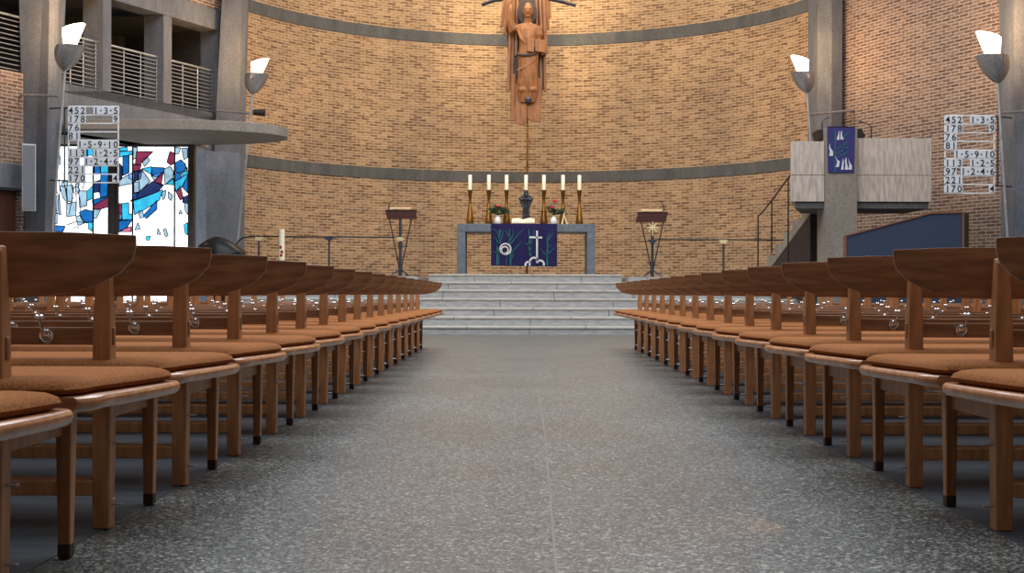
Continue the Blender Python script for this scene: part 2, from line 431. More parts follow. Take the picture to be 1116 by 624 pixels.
# porch canopy slab with a rounded end
cp = [(-5.6 + 1.7 * math.cos(a), 21.25 + 1.05 * math.sin(a)) for a in [math.radians(-90 + 180 * i / 32) for i in range(33)]]
cp += [(-5.6, 22.9), (-8.0, 22.9), (-7.95, 20.75), (-7.3, 20.55), (-7.2, 20.2)]
b = nb(); prism(b, [(p[0], p[1], 3.2) for p in cp], (0, 0, .16)); struct('canopy', b, CONC_B, bevel=.01)

# wall on the far left, with an opening above and a door below
LA, LB = Vector((-7.75, 20.2, 0)), Vector((-9.3, 16.8, 0))
LD = (LA - LB).normalized(); LN = Vector((-LD.y, LD.x, 0))
def lpt(s, z, off=0):
    p = LB + LD * s + LN * off
    return Vector((p.x, p.y, z))
LL = (LA - LB).length
def lwall(bm, s0, s1, z0, z1, off0=0, off1=.3):
    uvl = (bm.loops.layers.uv.get('UVMap') or bm.loops.layers.uv.new('UVMap'))
    n0 = len(bm.faces)
    prism(bm, [lpt(s0, z0, off0), lpt(s1, z0, off0), lpt(s1, z1, off0), lpt(s0, z1, off0)], LN * (off1 - off0))
    bm.faces.ensure_lookup_table()
    for f in bm.faces[n0:]:
        for l in f.loops:
            r = l.vert.co - LB
            l[uvl].uv = (r.dot(LD) + r.dot(LN), l.vert.co.z)
    return bm
b = nb(); wall_path(b, [(-9.3, 16.8), (-9.3, -3)], 0, WT, -.35); struct('wall_left_nave', b, BRICK_N)
b = nb(); wall_path(b, [(-9.3, -3), (9.3, -3)], 0, WT, -.35); struct('wall_front', b, BRICK_N)
b = nb(); lwall(b, 0, LL, 2.62, 4.05); lwall(b, 0, LL, 5.6, WT); lwall(b, LL - .17, LL, 0, 2.25); lwall(b, 0, LL - 1.3, 0, 2.25); struct('wall_left_end', b, BRICK_N)
b = nb(); lwall(b, 0, LL, 2.25, 2.62, -.06, .3); struct('trim_5', b, CONC)
b = nb(); lwall(b, LL - 1.28, LL - .19, 0, 2.23, .08, .14); dr = struct('door_1', b, DOORW)
b = nb(); ball(b, lpt(LL - 1.15, 1.05, .05), .03); obj('door_handle', b, CHROME, dr)
b = nb(); lwall(b, 0, LL, 4.0, 7.0, 2.0, 2.2); struct('wall_left_end_gallery', b, CONC)
railing('steel railing in the opening above the brown door', .0, LL, 4.05, 4.93, 11, .1, lpt)

# stained glass in the porch
WD = 22.3
GC = {}
def glassmat(name, col, s):
    m, nt, bs = newmat(name)
    bs.inputs['Base Color'].default_value = col; bs.inputs['Roughness'].default_value = .2
    tc = nt.nodes.new('ShaderNodeTexCoord'); nz = nt.nodes.new('ShaderNodeTexNoise'); nz.inputs['Scale'].default_value = 9
    r = ramp(nt, [(.3, tuple(v * .6 for v in col[:3]) + (1,)), (.7, col)])
    nt.links.new(tc.outputs['Object'], nz.inputs['Vector']); nt.links.new(nz.outputs['Fac'], r.inputs['Fac'])
    nt.links.new(r.outputs['Color'], bs.inputs['Emission Color'])
    bs.inputs['Emission Strength'].default_value = s
    return m
GM = [glassmat('glass_white', srgb(250, 252, 255), 1.5), glassmat('glass_wine', srgb(128, 50, 78), .9), glassmat('glass_blue', srgb(20, 100, 170), 1.0),
      glassmat('glass_cyan', srgb(50, 176, 214), 1.1), glassmat('glass_grey', srgb(150, 184, 204), 1.0), glassmat('glass_navy', srgb(36, 52, 104), .8),
      glassmat('glass_pink', srgb(196, 104, 128), 1.0), mat('lead', srgb(30, 32, 36), srgb(22, 24, 28), rough=.6)]
W2 = [(1, [(195, 85), (275, 85), (240, 120), (210, 150), (190, 150)]), (1, [(375, 85), (400, 95), (398, 140), (378, 150), (360, 135)]),
      (2, [(120, 110), (150, 110), (150, 190), (120, 205)]), (3, [(105, 80), (170, 80), (170, 95), (105, 110)]), (5, [(97, 150), (112, 165), (112, 225), (97, 235)]),
      (4, [(97, 235), (175, 195), (175, 250), (97, 265)]), (5, [(172, 190), (205, 187), (195, 235), (172, 240)]), (1, [(175, 150), (215, 155), (205, 185), (175, 190)]),
      (3, [(225, 175), (270, 165), (275, 205)]), (2, [(277, 168), (340, 172), (335, 195), (300, 215), (277, 210)]),
      (5, [(210, 300), (275, 250), (330, 265), (300, 300), (195, 340), (170, 345)]), (1, [(290, 240), (335, 195), (325, 260)]),
      (4, [(345, 180), (375, 165), (390, 190), (388, 225), (350, 255)]), (3, [(355, 255), (390, 226), (395, 260)]),
      (2, [(405, 145), (430, 130), (455, 150), (455, 180), (430, 195), (405, 185)]), (4, [(437, 128), (466, 168), (466, 185), (457, 150)]),
      (3, [(400, 245), (435, 225), (470, 205), (440, 270), (410, 290)]), (2, [(442, 270), (470, 215), (470, 300)]), (1, [(410, 300), (430, 272), (445, 330), (430, 340)]),
      (5, [(447, 330), (472, 320), (472, 360), (445, 355)]), (3, [(185, 345), (260, 320), (325, 295), (310, 345), (240, 390), (190, 415)]),
      (2, [(235, 425), (300, 352), (300, 395), (250, 440)]), (3, [(115, 370), (150, 365), (150, 420), (170, 420), (170, 450), (120, 450)]),
      (1, [(97, 370), (112, 370), (112, 450), (97, 455)]), (2, [(97, 457), (165, 452), (140, 490), (100, 515)]), (6, [(110, 508), (160, 490), (160, 515), (110, 515)]),
      (4, [(180, 250), (205, 250), (205, 300), (180, 305)]), (4, [(330, 305), (352, 292), (346, 330), (336, 340)]), (4, [(366, 300), (388, 320), (380, 345), (366, 330)]),
      (4, [(310, 500), (325, 530), (305, 528)]), (3, [(245, 545), (268, 540), (262, 562), (248, 560)]), (4, [(340, 505), (352, 500), (364, 535), (350, 540)]),
      (4, [(430, 400), (442, 415), (424, 420)]), (4, [(200, 470), (212, 500), (186, 505)]), (3, [(452, 480), (470, 470), (470, 530), (458, 520)]),
      (3, [(100, 62), (140, 58), (140, 78), (104, 80)]), (4, [(175, 60), (196, 62), (188, 110), (175, 120)]), (2, [(152, 205), (172, 200), (172, 232), (150, 225)]), (5, [(205, 187), (222, 180), (215, 225), (198, 235)]),
      (4, [(275, 212), (330, 198), (292, 238)]), (2, [(400, 200), (430, 198), (436, 222), (402, 240)]), (3, [(440, 190), (470, 188), (470, 203), (446, 212)]), (4, [(455, 362), (472, 365), (472, 420), (458, 400)]),
      (2, [(172, 305), (182, 306), (200, 302), (192, 335), (172, 340)]), (4, [(402, 60), (430, 62), (420, 90), (402, 92)]), (4, [(440, 65), (468, 65), (468, 110), (450, 120)]), (4, [(225, 130), (250, 112), (262, 130), (236, 160)]),
      (4, [(205, 205), (225, 190), (262, 240), (212, 290)]), (3, [(97, 420), (112, 420), (112, 445), (97, 450)]), (4, [(205, 405), (225, 405), (232, 435), (212, 440)])]
W1 = [(1, [(70, 55), (95, 55), (95, 110), (70, 110)]), (4, [(65, 112), (100, 112), (100, 150), (65, 150)]), (3, [(250, 70), (280, 70), (280, 100), (250, 100)]),
      (2, [(290, 160), (320, 160), (320, 200), (290, 200)]), (2, [(325, 205), (360, 205), (355, 318), (325, 330), (318, 300)]), (4, [(140, 270), (170, 270), (165, 350), (140, 345)]),
      (4, [(205, 300), (245, 300), (245, 370), (210, 380)]), (3, [(250, 300), (280, 270), (282, 330), (250, 345)]), (2, [(282, 345), (360, 322), (360, 330), (285, 370)]),
      (1, [(287, 375), (362, 333), (362, 380), (310, 395), (290, 390)]), (4, [(285, 397), (320, 397), (300, 440), (285, 440)]), (4, [(140, 370), (185, 360), (185, 425), (140, 430)]),
      (2, [(210, 415), (240, 400), (280, 410), (280, 462), (235, 460)]), (3, [(255, 466), (280, 466), (275, 510), (258, 500)]), (2, [(65, 485), (125, 490), (115, 515), (65, 515)]),
      (4, [(60, 200), (80, 190), (75, 300), (60, 300)]), (4, [(100, 270), (128, 280), (140, 360), (118, 330)]), (4, [(76, 330), (96, 330), (104, 420), (84, 410)]),
      (4, [(110, 250), (140, 245), (138, 268), (112, 270)]), (5, [(286, 250), (318, 240), (316, 296), (286, 300)]), (3, [(320, 160), (362, 160), (362, 200), (324, 200)]), (4, [(186, 260), (200, 258), (204, 298), (186, 300)]),
      (4, [(62, 420), (84, 422), (84, 470), (62, 470)]), (4, [(190, 440), (208, 430), (230, 470), (200, 480)]), (2, [(240, 60), (250, 60), (250, 120), (236, 130)]), (3, [(282, 100), (300, 90), (300, 150), (284, 150)])]
LINES1 = [[(190 + 17 * math.cos(a * PI / 6), 292 + 20 * math.sin(a * PI / 6)) for a in range(13)], [(188, 312), (190, 360), (188, 440)], [(172, 330), (158, 380), (150, 425)], [(208, 330), (214, 370), (212, 410)],
          [(95, 230), (100, 300), (90, 360), (96, 420)], [(118, 240), (138, 300), (142, 345)], [(76, 250), (84, 300), (100, 330)], [(160, 250), (168, 290)], [(232, 250), (222, 290)], [(206, 250), (202, 282)], [(140, 480), (190, 462), (250, 470)], [(175, 500), (190, 488), (206, 500)]]
def stained(name, ox, oy, shapes, x0, x1, ytop, leads, lines=()):
    y = WD
    xs0, xs1 = X(ox + x0 / 4.99, y), X(ox + x1 / 4.99, y)
    zt = Z(ytop, y)
    b = nb()
    fw = .05
    for (a0, a1, c0, c1) in ((xs0 - fw, xs0, 0, zt + fw), (xs1, xs1 + fw, 0, zt + fw), (xs0, xs1, zt, zt + fw), (xs0, xs1, 0, .05)):
        box2(b, a0, a1, y - .05, y + .05, c0, c1)
    w = struct(name, b, FRAMEW)
    b = nb(); box2(b, xs0, xs1, y, y + .012, .05, zt)
    for f in b.faces: f.material_index = 0
    def pt(p): return (X(ox + p[0] / 4.99, y), y, Z(oy + p[1] / 4.99, y))
    for mi, poly in shapes:
        mx_, my_ = sum(p[0] for p in poly) / len(poly), sum(p[1] for p in poly) / len(poly)
        poly = [(min(max(mx_ + (p[0] - mx_) * 1.14, x0), x1), max(my_ + (p[1] - my_) * 1.14, (ytop - oy) * 4.99 + 2)) for p in poly]
        n0 = len(b.faces)
        prism(b, [pt(p) for p in poly], (0, -.006, 0))
        b.faces.ensure_lookup_table()
        for f in b.faces[n0:]: f.material_index = mi
        n0 = len(b.faces)
        q = [Vector(pt(p)) for p in poly] 
        q.append(q[0])
        for a, c in zip(q, q[1:]):
            if (c - a).length > .01: tube(b, [a + Vector((0, -.004, 0)), c + Vector((0, -.004, 0))], .009, 4)
        b.faces.ensure_lookup_table()
        for f in b.faces[n0:]: f.material_index = 7
    n0 = len(b.faces)
    for ln in lines: tube(b, [Vector(pt(p)) + Vector((0, -.004, 0)) for p in ln], .009, 4)
    for lx in leads: box2(b, X(ox + lx / 4.99, y) - .012, X(ox + lx / 4.99, y) + .012, y - .02, y, .05, zt)
    b.faces.ensure_lookup_table()
    for f in b.faces[n0:]: f.material_index = 7
    o = obj('stained_glass', b, GM, w)
    return w
stained('window_1', 45, 150, W1, 52, 365, 161, (282,), LINES1)
stained('window_2', 110, 150, W2, 97, 475, 161, (172, 400))
b = nb(); box2(b, X(118.5, WD) + .05, X(129.3, WD) - .05, WD - .06, WD + .06, 0, 3.2); struct('trim_6', b, FRAMEW)
b = nb(); box2(b, X(205.5, WD) + .05, -5.7, WD - .05, WD + .1, 0, 3.2); box2(b, -8.3, X(205, WD), WD - .04, WD + .1, Z(160, WD) + .05, 3.2); struct('wall_left_porch', b, FRAMEW)

# steps and the chancel floor
risers = [(20.6, .13), (21.0, .28), (21.4, .42), (21.8, .575)]
zprev = 0
for i, (d, z) in enumerate(risers):
    b = nb(); box2(b, -5.35, 5.35, d, 23.5, zprev, z - .035); st = struct('floor_step', b, STEP)
    b = nb(); box2(b, -5.35, 5.35, d - .018, 23.5, z - .035, z); obj('nosing', b, STEPN, st, bevel=.008)
    zprev = z
for i, (d, z, hw) in enumerate([(22.2, .72, 1.80), (22.6, .86, 1.78), (23.0, 1.0, 1.68)]):
    b = nb(); box2(b, X(577, d) - hw - .1, X(577, d) + hw - .1 + .06, d, 24.9, zprev, z - .035); st = struct('floor_altar_step', b, STEP)
    b = nb(); box2(b, X(577, d) - hw - .115, X(577, d) + hw - .025, d - .018, 24.9, z - .035, z); obj('nosing', b, STEPN, st, bevel=.008)
    zprev = z
for sgn, nm in ((-1, 'floor_chancel_left'), (1, 'floor_chancel_right')):
    b = nb()
    a0 = -1.86 if sgn < 0 else 1.80
    pts = [(a0, 22.4), (sgn * 5.3, 22.4), (sgn * 5.3, 24.45)] + ([p for p in arc(AR - .02, 90, 157, 20)][::-1] if sgn < 0 else [p for p in arc(AR - .02, 23, 90, 20)]) + [(0, 24.9), (a0, 24.9)]
    prism(b, [(p[0], p[1], .575) for p in pts], (0, 0, .375)); struct(nm, b, STEP)

# ------------------------------------------------------------------ benches
def make_bench():
    t = thing('church_bench', 'bench', 'bench', (0, 0, 0))
    HB, PX = 1.04, .77
    for s in (-1, 1):                         # rear posts run from floor to backrest
        b = nb()
        def rect(z, w, y0, y1): return [(s * PX - w / 2, y0, z), (s * PX + w / 2, y0, z), (s * PX + w / 2, y1, z), (s * PX - w / 2, y1, z)]
        loft(b, [rect(0, .046, -.03, .022), rect(.40, .05, -.028, .03), rect(.56, .048, -.026, .026), rect(.735, .036, -.016, .016), rect(.748, .034, -.006, .016)])
        obj('rear_leg', b, WOOD, t, bevel=.004)
        b = nb(); loft(b, [[(s * (PX + .01) - w / 2, .40 - dd, z), (s * (PX + .01) + w / 2, .40 - dd, z), (s * (PX + .01) + w / 2, .40 + dd, z), (s * (PX + .01) - w / 2, .40 + dd, z)] for z, w, dd in ((0, .029, .016), (.395, .04, .024))])
        fl = obj('front_leg', b, WOOD, t, bevel=.004)
        b = nb(); box2(b, s * (PX + .01) - .0155, s * (PX + .01) + .0155, .40 - .0175, .40 + .0175, 0, .035); obj('leg_tip', b, TIPW, fl, bevel=.003)
        b = nb(); box2(b, s * PX - .013, s * PX + .013, .02, .385, .30, .394); obj('side_rail', b, WOOD, t, bevel=.003)
        for z in (.065, .235):
            b = nb(); tube(b, [(s * (PX + .02), .0, z), (s * (PX + .046), .0, z), (s * (PX + .050), -.004, z + .002)], .004, 6); obj('link_pin', b, STEEL, t, True)
    b = nb(); box2(b, -PX - .028, PX + .028, -.008, .012, .503, .552); obj('book_rail', b, WOODH, t, bevel=.003)
    b = nb(); box2(b, -PX + .02, PX - .02, -.045, .045, .094, .134); obj('stretcher', b, WOOD, t, bevel=.003)
    b = nb(); box2(b, -PX, PX, .392, .412, .335, .394); obj('front_rail', b, WOOD, t, bevel=.003)
    b = nb(); box2(b, -PX, PX, -.012, .012, .345, .394); obj('rear_rail', b, WOOD, t, bevel=.003)
    # backrest: a broad plank, ends curved forward and swept up
    b = nb(); n = 48; rows = 8
    def half(x):
        ax = abs(x)
        zb = .636
        if ax > .79: 
            c = min(1, (ax - .79) / .25); zb = .75 - .114 * math.sqrt(max(0, 1 - c * c))
        zt = .78 - .006 * max(0, (ax - .9) / .15)
        return zb, zt
    G = []
    for i in range(n + 1):
        u = -1 + 2 * i / n
        x = HB * math.sin(u * PI / 2 * .999) if False else HB * u
        if abs(u) > .75: x = HB * math.copysign(.75 + .25 * math.sin((abs(u) - .75) / .25 * PI / 2), u)
        zb, zt = half(x)
        yc = .075 * (abs(x) / HB) ** 2.4
        col = []
        for k in range(rows + 1):
            z = zb + (zt - zb) * k / rows
            y = .018 + yc + (.78 - z) * .13
            th = (.022 if k < rows else .020) * (1 - .6 * (abs(x) / HB) ** 4)
            col.append((b.verts.new((x, y, z)), b.verts.new((x, y + th, z))))
        G.append(col)
    for i in range(n):
        for k in range(rows):
            a, c = G[i], G[i + 1]
            b.faces.new((a[k][0], c[k][0], c[k + 1][0], a[k + 1][0])); b.faces.new((c[k][1], a[k][1], a[k + 1][1], c[k + 1][1]))
        for k in (0, rows):
            b.faces.new((G[i][k][0], G[i][k][1], G[i + 1][k][1], G[i + 1][k][0]))
    for i in (0, n):
        for k in range(rows): b.faces.new((G[i][k][0], G[i][k + 1][0], G[i][k + 1][1], G[i][k][1]))
    obj('backrest', b, WOODH, t, smooth=True, bevel=.004)
    # seat board with rounded front corners, and the cushion on it
    def plan(inset, rear, front, hr, hf, rc):
        p = []
        for s in (1, -1):
            q = []
            q.append((hr * .985 - inset, rear))
            q.append((hr - inset + .012, rear + .05))
            m_ = 6
            for i in range(1, m_): 
                f = i / m_
                q.append((hr + (hf - hr) * f ** 1.3 + .012 * math.sin(f * PI) - inset, rear + .05 + (front - rc - rear - .05) * f))
            for i in range(7):
                a = i / 6 * PI / 2
                q.append((hf - inset - rc + rc * math.cos(a), front - rc + rc * math.sin(a)))
            if s < 0: q = [(-x, y) for x, y in q][::-1]
            p += q
        return p
    pl = plan(0, -.07, .48, .985, 1.045, .03)
    b = nb(); loft(b, [[(x * (1 - k), y + (0 if True else 0), z) for x, y in pl] for z, k in ((.397, .012), (.405, .003), (.415, 0), (.424, .003), (.428, .008))])
    obj('seat', b, WOODE, t, smooth=True)
    b = nb()
    rings = []
    for z, ins in ((.428, .012), (.434, .001), (.443, -.006), (.453, -.001), (.461, .014), (.465, .036), (.4665, .085)):
        pc = plan(.022 + ins, -.056 + ins, .468 - ins, .97, 1.045, .045)
        rings.append([(x, y, z) for x, y in pc])
    loft(b, rings); obj('cushion', b, CUSH, t, smooth=True)
    # chrome coat hooks on the book rail
    for hx in (-.615, -.205, .205, .615):
        s = 1 if hx > 0 else -1
        b = nb(); torus(b, (hx, -.014, .528), .0165, .0045, Vector((1, 0, 0)), Vector((0, 0, 1)), 20, 8)
        ball(b, (hx, -.012, .530), .012, (1, .5, 1))
        tube(b, [(hx, -.012, .535), (hx, -.035, .542), (hx, -.055, .556), (hx, -.066, .575)], [.006, .005, .004, .0045], 8)
        ball(b, (hx - .006, -.068, .580), .0085); ball(b, (hx + .006, -.068, .580), .0085)
        obj('coat_hook', b, CHROME, t, True)
    return t
proto = make_bench()
ordn = ['first', 'second', 'third', 'fourth', 'fifth', 'sixth', 'seventh', 'eighth', 'ninth', 'tenth', 'eleventh', 'twelfth', 'thirteenth', 'fourteenth', 'fifteenth', 'sixteenth', 'seventeenth']
first = True
for side in (-1, 1):
    sname = 'left' if side < 0 else 'right'
    for r in range(14, -3, -1):
        d = 3.57 + .80 * r
        for outer in (0, 1):
            if outer and r < 3: continue
            x0 = (1.160 + .0055 * max(r - 2, 0) + {-1: -.027, -2: -.04}.get(r, 0)) if side < 0 else 1.315
            x = side * (x0 + .77 + (2.17 if outer else 0))
            o = proto if first else copy_tree(proto)
            first = False
            o.location = (x, d, .003)
            k = ordn[14 - r]
            if outer:
                o['label'] = f'brown cushioned bench in the outer {sname} block, {k} behind the altar steps'
                o['group'] = f'benches in the outer {sname} block'
            else:
                o['label'] = f'brown cushioned bench at the {sname} edge of the aisle, {k} behind the altar steps'
                o['group'] = f'benches along the {sname} side of the aisle'

# ------------------------------------------------------------------ lamps
def lamp(label, bowl_px, rim_y, d, mirror, pole_bot, arm, gtop, scale, extra=False):
    # mirror +1: the glass leans to the right (left-hand lamps)
    cx = X(bowl_px, d); zr = Z(rim_y, d); s = mirror; k = scale
    bot = Vector((X(pole_bot, d), d, 0)); tip = Vector((cx - s * .09 * k, d, zr - .385 * k))
    t = thing('floor_lamp', label, 'lamp', bot, 'tall torch lamps')
    b = nb(); rings = []
    for i in range(13):
        f = i / 12                       # rim down to the tip
        w = .205 * k * (1 - f ** 2.2) ** .8 + .012
        c = Vector((cx - s * .09 * k * f ** .75, d, zr - .385 * k * f))
        rings.append(ring(c, w, w * .95, 24))
    inner = [ring(Vector((cx, d, zr - .004)), .19 * k, .18 * k, 24), ring(Vector((cx - s * .03 * k, d, zr - .12 * k)), .15 * k, .15 * k, 24)]
    loft(b, inner[::-1] + rings); obj('bowl', b, BRUSH, t, True)
    b = nb(); rr = []
    gh = gtop * k
    for i in range(9):
        f = i / 8
        c = Vector((cx - s * .03 * k + s * .075 * k * f, d, zr - .06 * k + (gh + .06 * k) * f))
        w = (.085 + .085 * f) * k
        q = ring(c, w, w * .8, 24)
        if i >= 1: q = [Vector((p.x, p.y, p.z + s * (p.x - c.x) * .26 * f)) for p in q]
        rr.append(q)
    loft(b, rr); g = obj('glass_shade', b, LAMPG, t, True)
    b = nb(); tube(b, [bot, tip + Vector((0, 0, .02))], .021 * k, 10); lathe(b, bot, [(.16, 0), (.16, .015), (.03, .03)], 20); obj('pole', b, STEEL, t, True)
    b = nb(); tube(b, [tip + Vector((-s * .0, -.0, 0)), Vector((cx - s * .06 * k, d - .2 * k, zr - .14 * k)), Vector((cx - s * .045 * k, d - .228 * k, zr))], .008, 6); obj('seam_strip', b, CHROME, t, True)
    a0, a1 = arm
    b = nb(); tube(b, [a0, a1], .02, 8); obj('wall_arm', b, STEEL, t, True)
    if extra:
        c = P(281, 123, d); b = nb(); tube(b, [c - Vector((.09, 0, 0)), c + Vector((.12, 0, -.01))], [.05, .065], 12); obj('clamp', b, BLACK, t, True)
    pl = bpy.data.lights.new('lamp_light', 'POINT'); pl.energy = 85 * k; pl.color = (1, .56, .22); pl.shadow_soft_size = .12
    lo = bpy.data.objects.new('lamp_light', pl); COL.objects.link(lo); lo.location = Vector((cx + s * .02, d, zr + gh + .12)) - bot; lo.parent = t
    return t
lamp('tall torch lamp before the concrete pillar beside the left number board', 76.5, 51.5, 19.3, 1, 48, (P(64, 106, 19.3), P(22, 105, 20.0)), .30, .98)
lamp('tall torch lamp beside the left rim of the porch canopy and the apse', 280, 81.5, 22.9, 1, 250, (P(271, 124.5, 22.9), P(236, 121.5, 23.7)), .25, .94, True)
lamp('tall torch lamp standing behind the stone pulpit', 873.5, 78.5, 22.9, -1, 899, (P(882, 124, 22.9), P(936, 118.5, 23.85)), .28, .94)
lamp('tall torch lamp before the concrete pillar beside the right number board', 1080, 59.5, 19.3, -1, 1105, (P(1091.5, 121.5, 19.3), P(1130, 119, 19.75)), .29, 1.08)

# ------------------------------------------------------------------ hymn number boards
CH = {}
def glyph(ch):
    if ch not in CH:
        cu = bpy.data.curves.new('g', 'FONT'); cu.body = ch; cu.size = 1; cu.extrude = .02; cu.offset = .012; cu.resolution_u = 3
        o = bpy.data.objects.new('g', cu); COL.objects.link(o)
        dg = bpy.context.evaluated_depsgraph_get()
        me = bpy.data.meshes.new_from_object(o.evaluated_get(dg))
        bpy.data.objects.remove(o)
        xs = [v.co.x for v in me.vertices]; 
        CH[ch] = (me, min(xs), max(xs))
    return CH[ch]
ROWS = [[(110, 187, '452'), (218, 327, '1+3+5')], [(110, 187, '178'), (300, 327, '9')], [(110, 163, '76')], [(110, 163, '81')], [(150, 327, '1+5+9+10')],
        [(110, 187, '113'), (218, 327, '1+2+5')], [(110, 163, '97'), (178, 327, '1+2+4+6')], [(110, 187, '221')], [(110, 187, '170'), (300, 327, '4')]]
def board(label, px0, px1, py0, py1, d, brackets, rot=0):
    x0, x1, zt, zb = X(px0, d), X(px1, d), Z(py0, d), Z(py1, d)
    W, H = x1 - x0, zt - zb; rh = H / 9
    t = thing('hymn_number_board', label, 'number board', (x0, d, zb), 'hymn boards')
    b = nb()
    for i in range(10): box2(b, x0, x1, d, d + .018, zb + i * rh - .009, zb + i * rh + .009)
    box2(b, x0, x0 + .018, d, d + .018, zb, zt); box2(b, x1 - .018, x1, d, d + .018, zb, zt)
    obj('frame', b, PAINTW, t)
    for r, row in enumerate(ROWS):
        zc = zt - (r + .5) * rh
        for c0, c1, txt in row:
            a0, a1 = x0 + (c0 - 110) / 217 * W, x0 + (c1 - 110) / 217 * W
            b = nb(); box2(b, a0 + .002, a1 - .002, d - .007, d - .001, zc - rh * .44, zc + rh * .44)
            card = obj('number_card', b, CARD, t)
            ws = [.7 if ch == '+' else 1 for ch in txt]; tot = sum(ws); u = 0
            for ch, w in zip(txt, ws):
                b = nb()
                cc = a0 + (a1 - a0) * (u + w / 2) / tot; u += w
                me, g0, g1 = glyph(ch)
                if ch == '+':
                    q = .014
                    box2(b, cc - q, cc + q, d - .0095, d - .0075, zc - .005, zc + .005); box2(b, cc - .005, cc + .005, d - .0095, d - .0075, zc - q, zc + q)
                    obj('separator_mark', b, INK, card); continue
                bb = nb(); bb.from_mesh(me)
                sz = rh * 1.08; mx = (g0 + g1) / 2
                wx = min(1, (a1 - a0) / tot * .86 / ((g1 - g0) * sz))
                for v in bb.verts: v.co = Vector((cc + (v.co.x - mx) * sz * max(wx, .7), d - .0085 - v.co.z * .04, zc - rh * .375 + v.co.y * sz))
                tm = bpy.data.meshes.new('t'); bb.to_mesh(tm); bb.free(); b.from_mesh(tm); bpy.data.meshes.remove(tm)
                obj('digit', b, INK, card)
    for pts in brackets:
        b = nb(); tube(b, pts, .012, 6); obj('bracket', b, BLACK, t, True)
    return t
bd = 19.5
board('white hymn number board hanging against the right brick wall', 1029, 1084, 124.5, 209, bd,
      [[P(1084, 126, bd), P(1089, 126, bd), P(1102, 127, 19.9)], [P(1084, 201, bd), P(1089, 201, bd), P(1102, 202, 19.9)], [P(1087, 126, bd + .01), P(1087, 201, bd + .01)]])
board('white hymn number board hanging before the stained glass', 73.5, 129, 117, 200, bd,
      [[P(73.5, 119, bd), P(66, 119, bd), P(54, 119.5, 19.95)], [P(73.5, 198, bd), P(66, 198, bd), P(54, 198, 19.95)], [P(70, 119, bd + .01), P(70, 198, bd + .01)]])

# ------------------------------------------------------------------ column loudspeaker
t = thing('column_loudspeaker', 'long grey column loudspeaker mounted on the left concrete pillar', 'speaker', P(31, 232, 19.7))
R = Matrix.Rotation(math.radians(24), 3, 'Z'); c = P(31, 195, 19.7)
b = nb(); box(b, c, (.20, .14, 1.02), R); obj('case', b, SPKW, t, bevel=.012)
b = nb(); box(b, c + R @ Vector((0, -.074, 0)), (.17, .012, .97), R); obj('grille', b, SPKR, t, bevel=.004)
b = nb(); tube(b, [c + R @ Vector((0, .05, .3)), c + Vector((-.02, .32, .3))], .02); tube(b, [c + R @ Vector((0, .05, -.3)), c + Vector((-.02, .32, -.3))], .02); obj('mount', b, BLACK, t)

# ------------------------------------------------------------------ altar and what stands on it
AD = 23.6
ax0, ax1 = X(498, AD), X(648.5, AD); at = Z(243.8, AD); az = 1.0
t = thing('altar_table', 'grey blue stone altar table at the top of the steps', 'altar', ((ax0 + ax1) / 2, AD + .4, az))
b = nb(); box2(b, ax0, ax1, AD, AD + .8, at - .145, at); obj('table_top', b, ALTAR, t, bevel=.008)
for s0 in (ax0, ax1 - .15):
    b = nb(); box2(b, s0, s0 + .15, AD, AD + .8, az, at - .145); obj('leg_slab', b, ALTAR, t, bevel=.008)

def cp_(px, py): return P(px, py, AD - .012)
b = nb(); x0, x1 = X(535, AD), X(607, AD)
n = 24; cols = []
for i in range(n + 1):
    x = x0 + (x1 - x0) * i / n; w = .004 * math.sin(i * 1.1)
    zb = Z(289.5 + .9 * i / n * (1 if i % 2 else .8), AD)
    cols.append([Vector((x, AD + .5, at + .004)), Vector((x, AD - .004, at + .004)), Vector((x, AD - .010 + w, at - .02)), Vector((x, AD - .012 + w * 1.6, (at + zb) / 2)), Vector((x, AD - .014 + w * 2, zb))])
vv = [[b.verts.new(p) for p in c] for c in cols]
for i in range(n):
    for k in range(4): b.faces.new((vv[i][k], vv[i + 1][k], vv[i + 1][k + 1], vv[i][k + 1]))
bmesh.ops.solidify(b, geom=b.faces[:], thickness=.003)
cl = obj('altar_cloth', b, PURPLE, None, True); tag(cl, 'purple cloth with silver cross hanging from the front of the altar', 'cloth')
def em(name, mt, build):
    b = nb(); build(b); return obj(name, b, mt, cl)
def c3(x, y): return P(525 + x / 9.6, 235 + y / 9.6, AD - .030)        # crop coordinates of the cloth
NRM = (0, -1, 0)
def circ(b, cx, cy, r, w, n=26, a0=0, a1=360):
    strip(b, [c3(cx + r * math.cos(math.radians(a0 + (a1 - a0) * i / n)), cy - r * math.sin(math.radians(a0 + (a1 - a0) * i / n))) for i in range(n + 1)], w, NRM)
em('embroidered_cross', SILVERT, lambda b: (strip(b, [c3(577, 155), c3(577, 480)], .034, NRM), strip(b, [c3(498, 224), c3(632, 228)], .034, NRM)))
em('embroidered_hill', SILVERT, lambda b: (circ(b, 545, 480, 42, .035, 14, 10, 190), circ(b, 612, 505, 38, .035, 14, -25, 160), circ(b, 485, 510, 28, .035, 12, 60, 210), strip(b, [c3(503, 475), c3(500, 522)], .03, NRM)))
def disc(b, cx, cy, r, off=0):
    prism(b, [c3(cx + r * math.cos(2 * PI * i / 24), cy + r * math.sin(2 * PI * i / 24)) + Vector((0, off, 0)) for i in range(24)], (0, -.004, 0))
em('embroidered_ring', SILVERT, lambda b: (circ(b, 247, 347, 56, .026), circ(b, 240, 358, 36, .026)))
em('embroidered_disc', NAVYT, lambda b: disc(b, 244, 354, 50, .003))
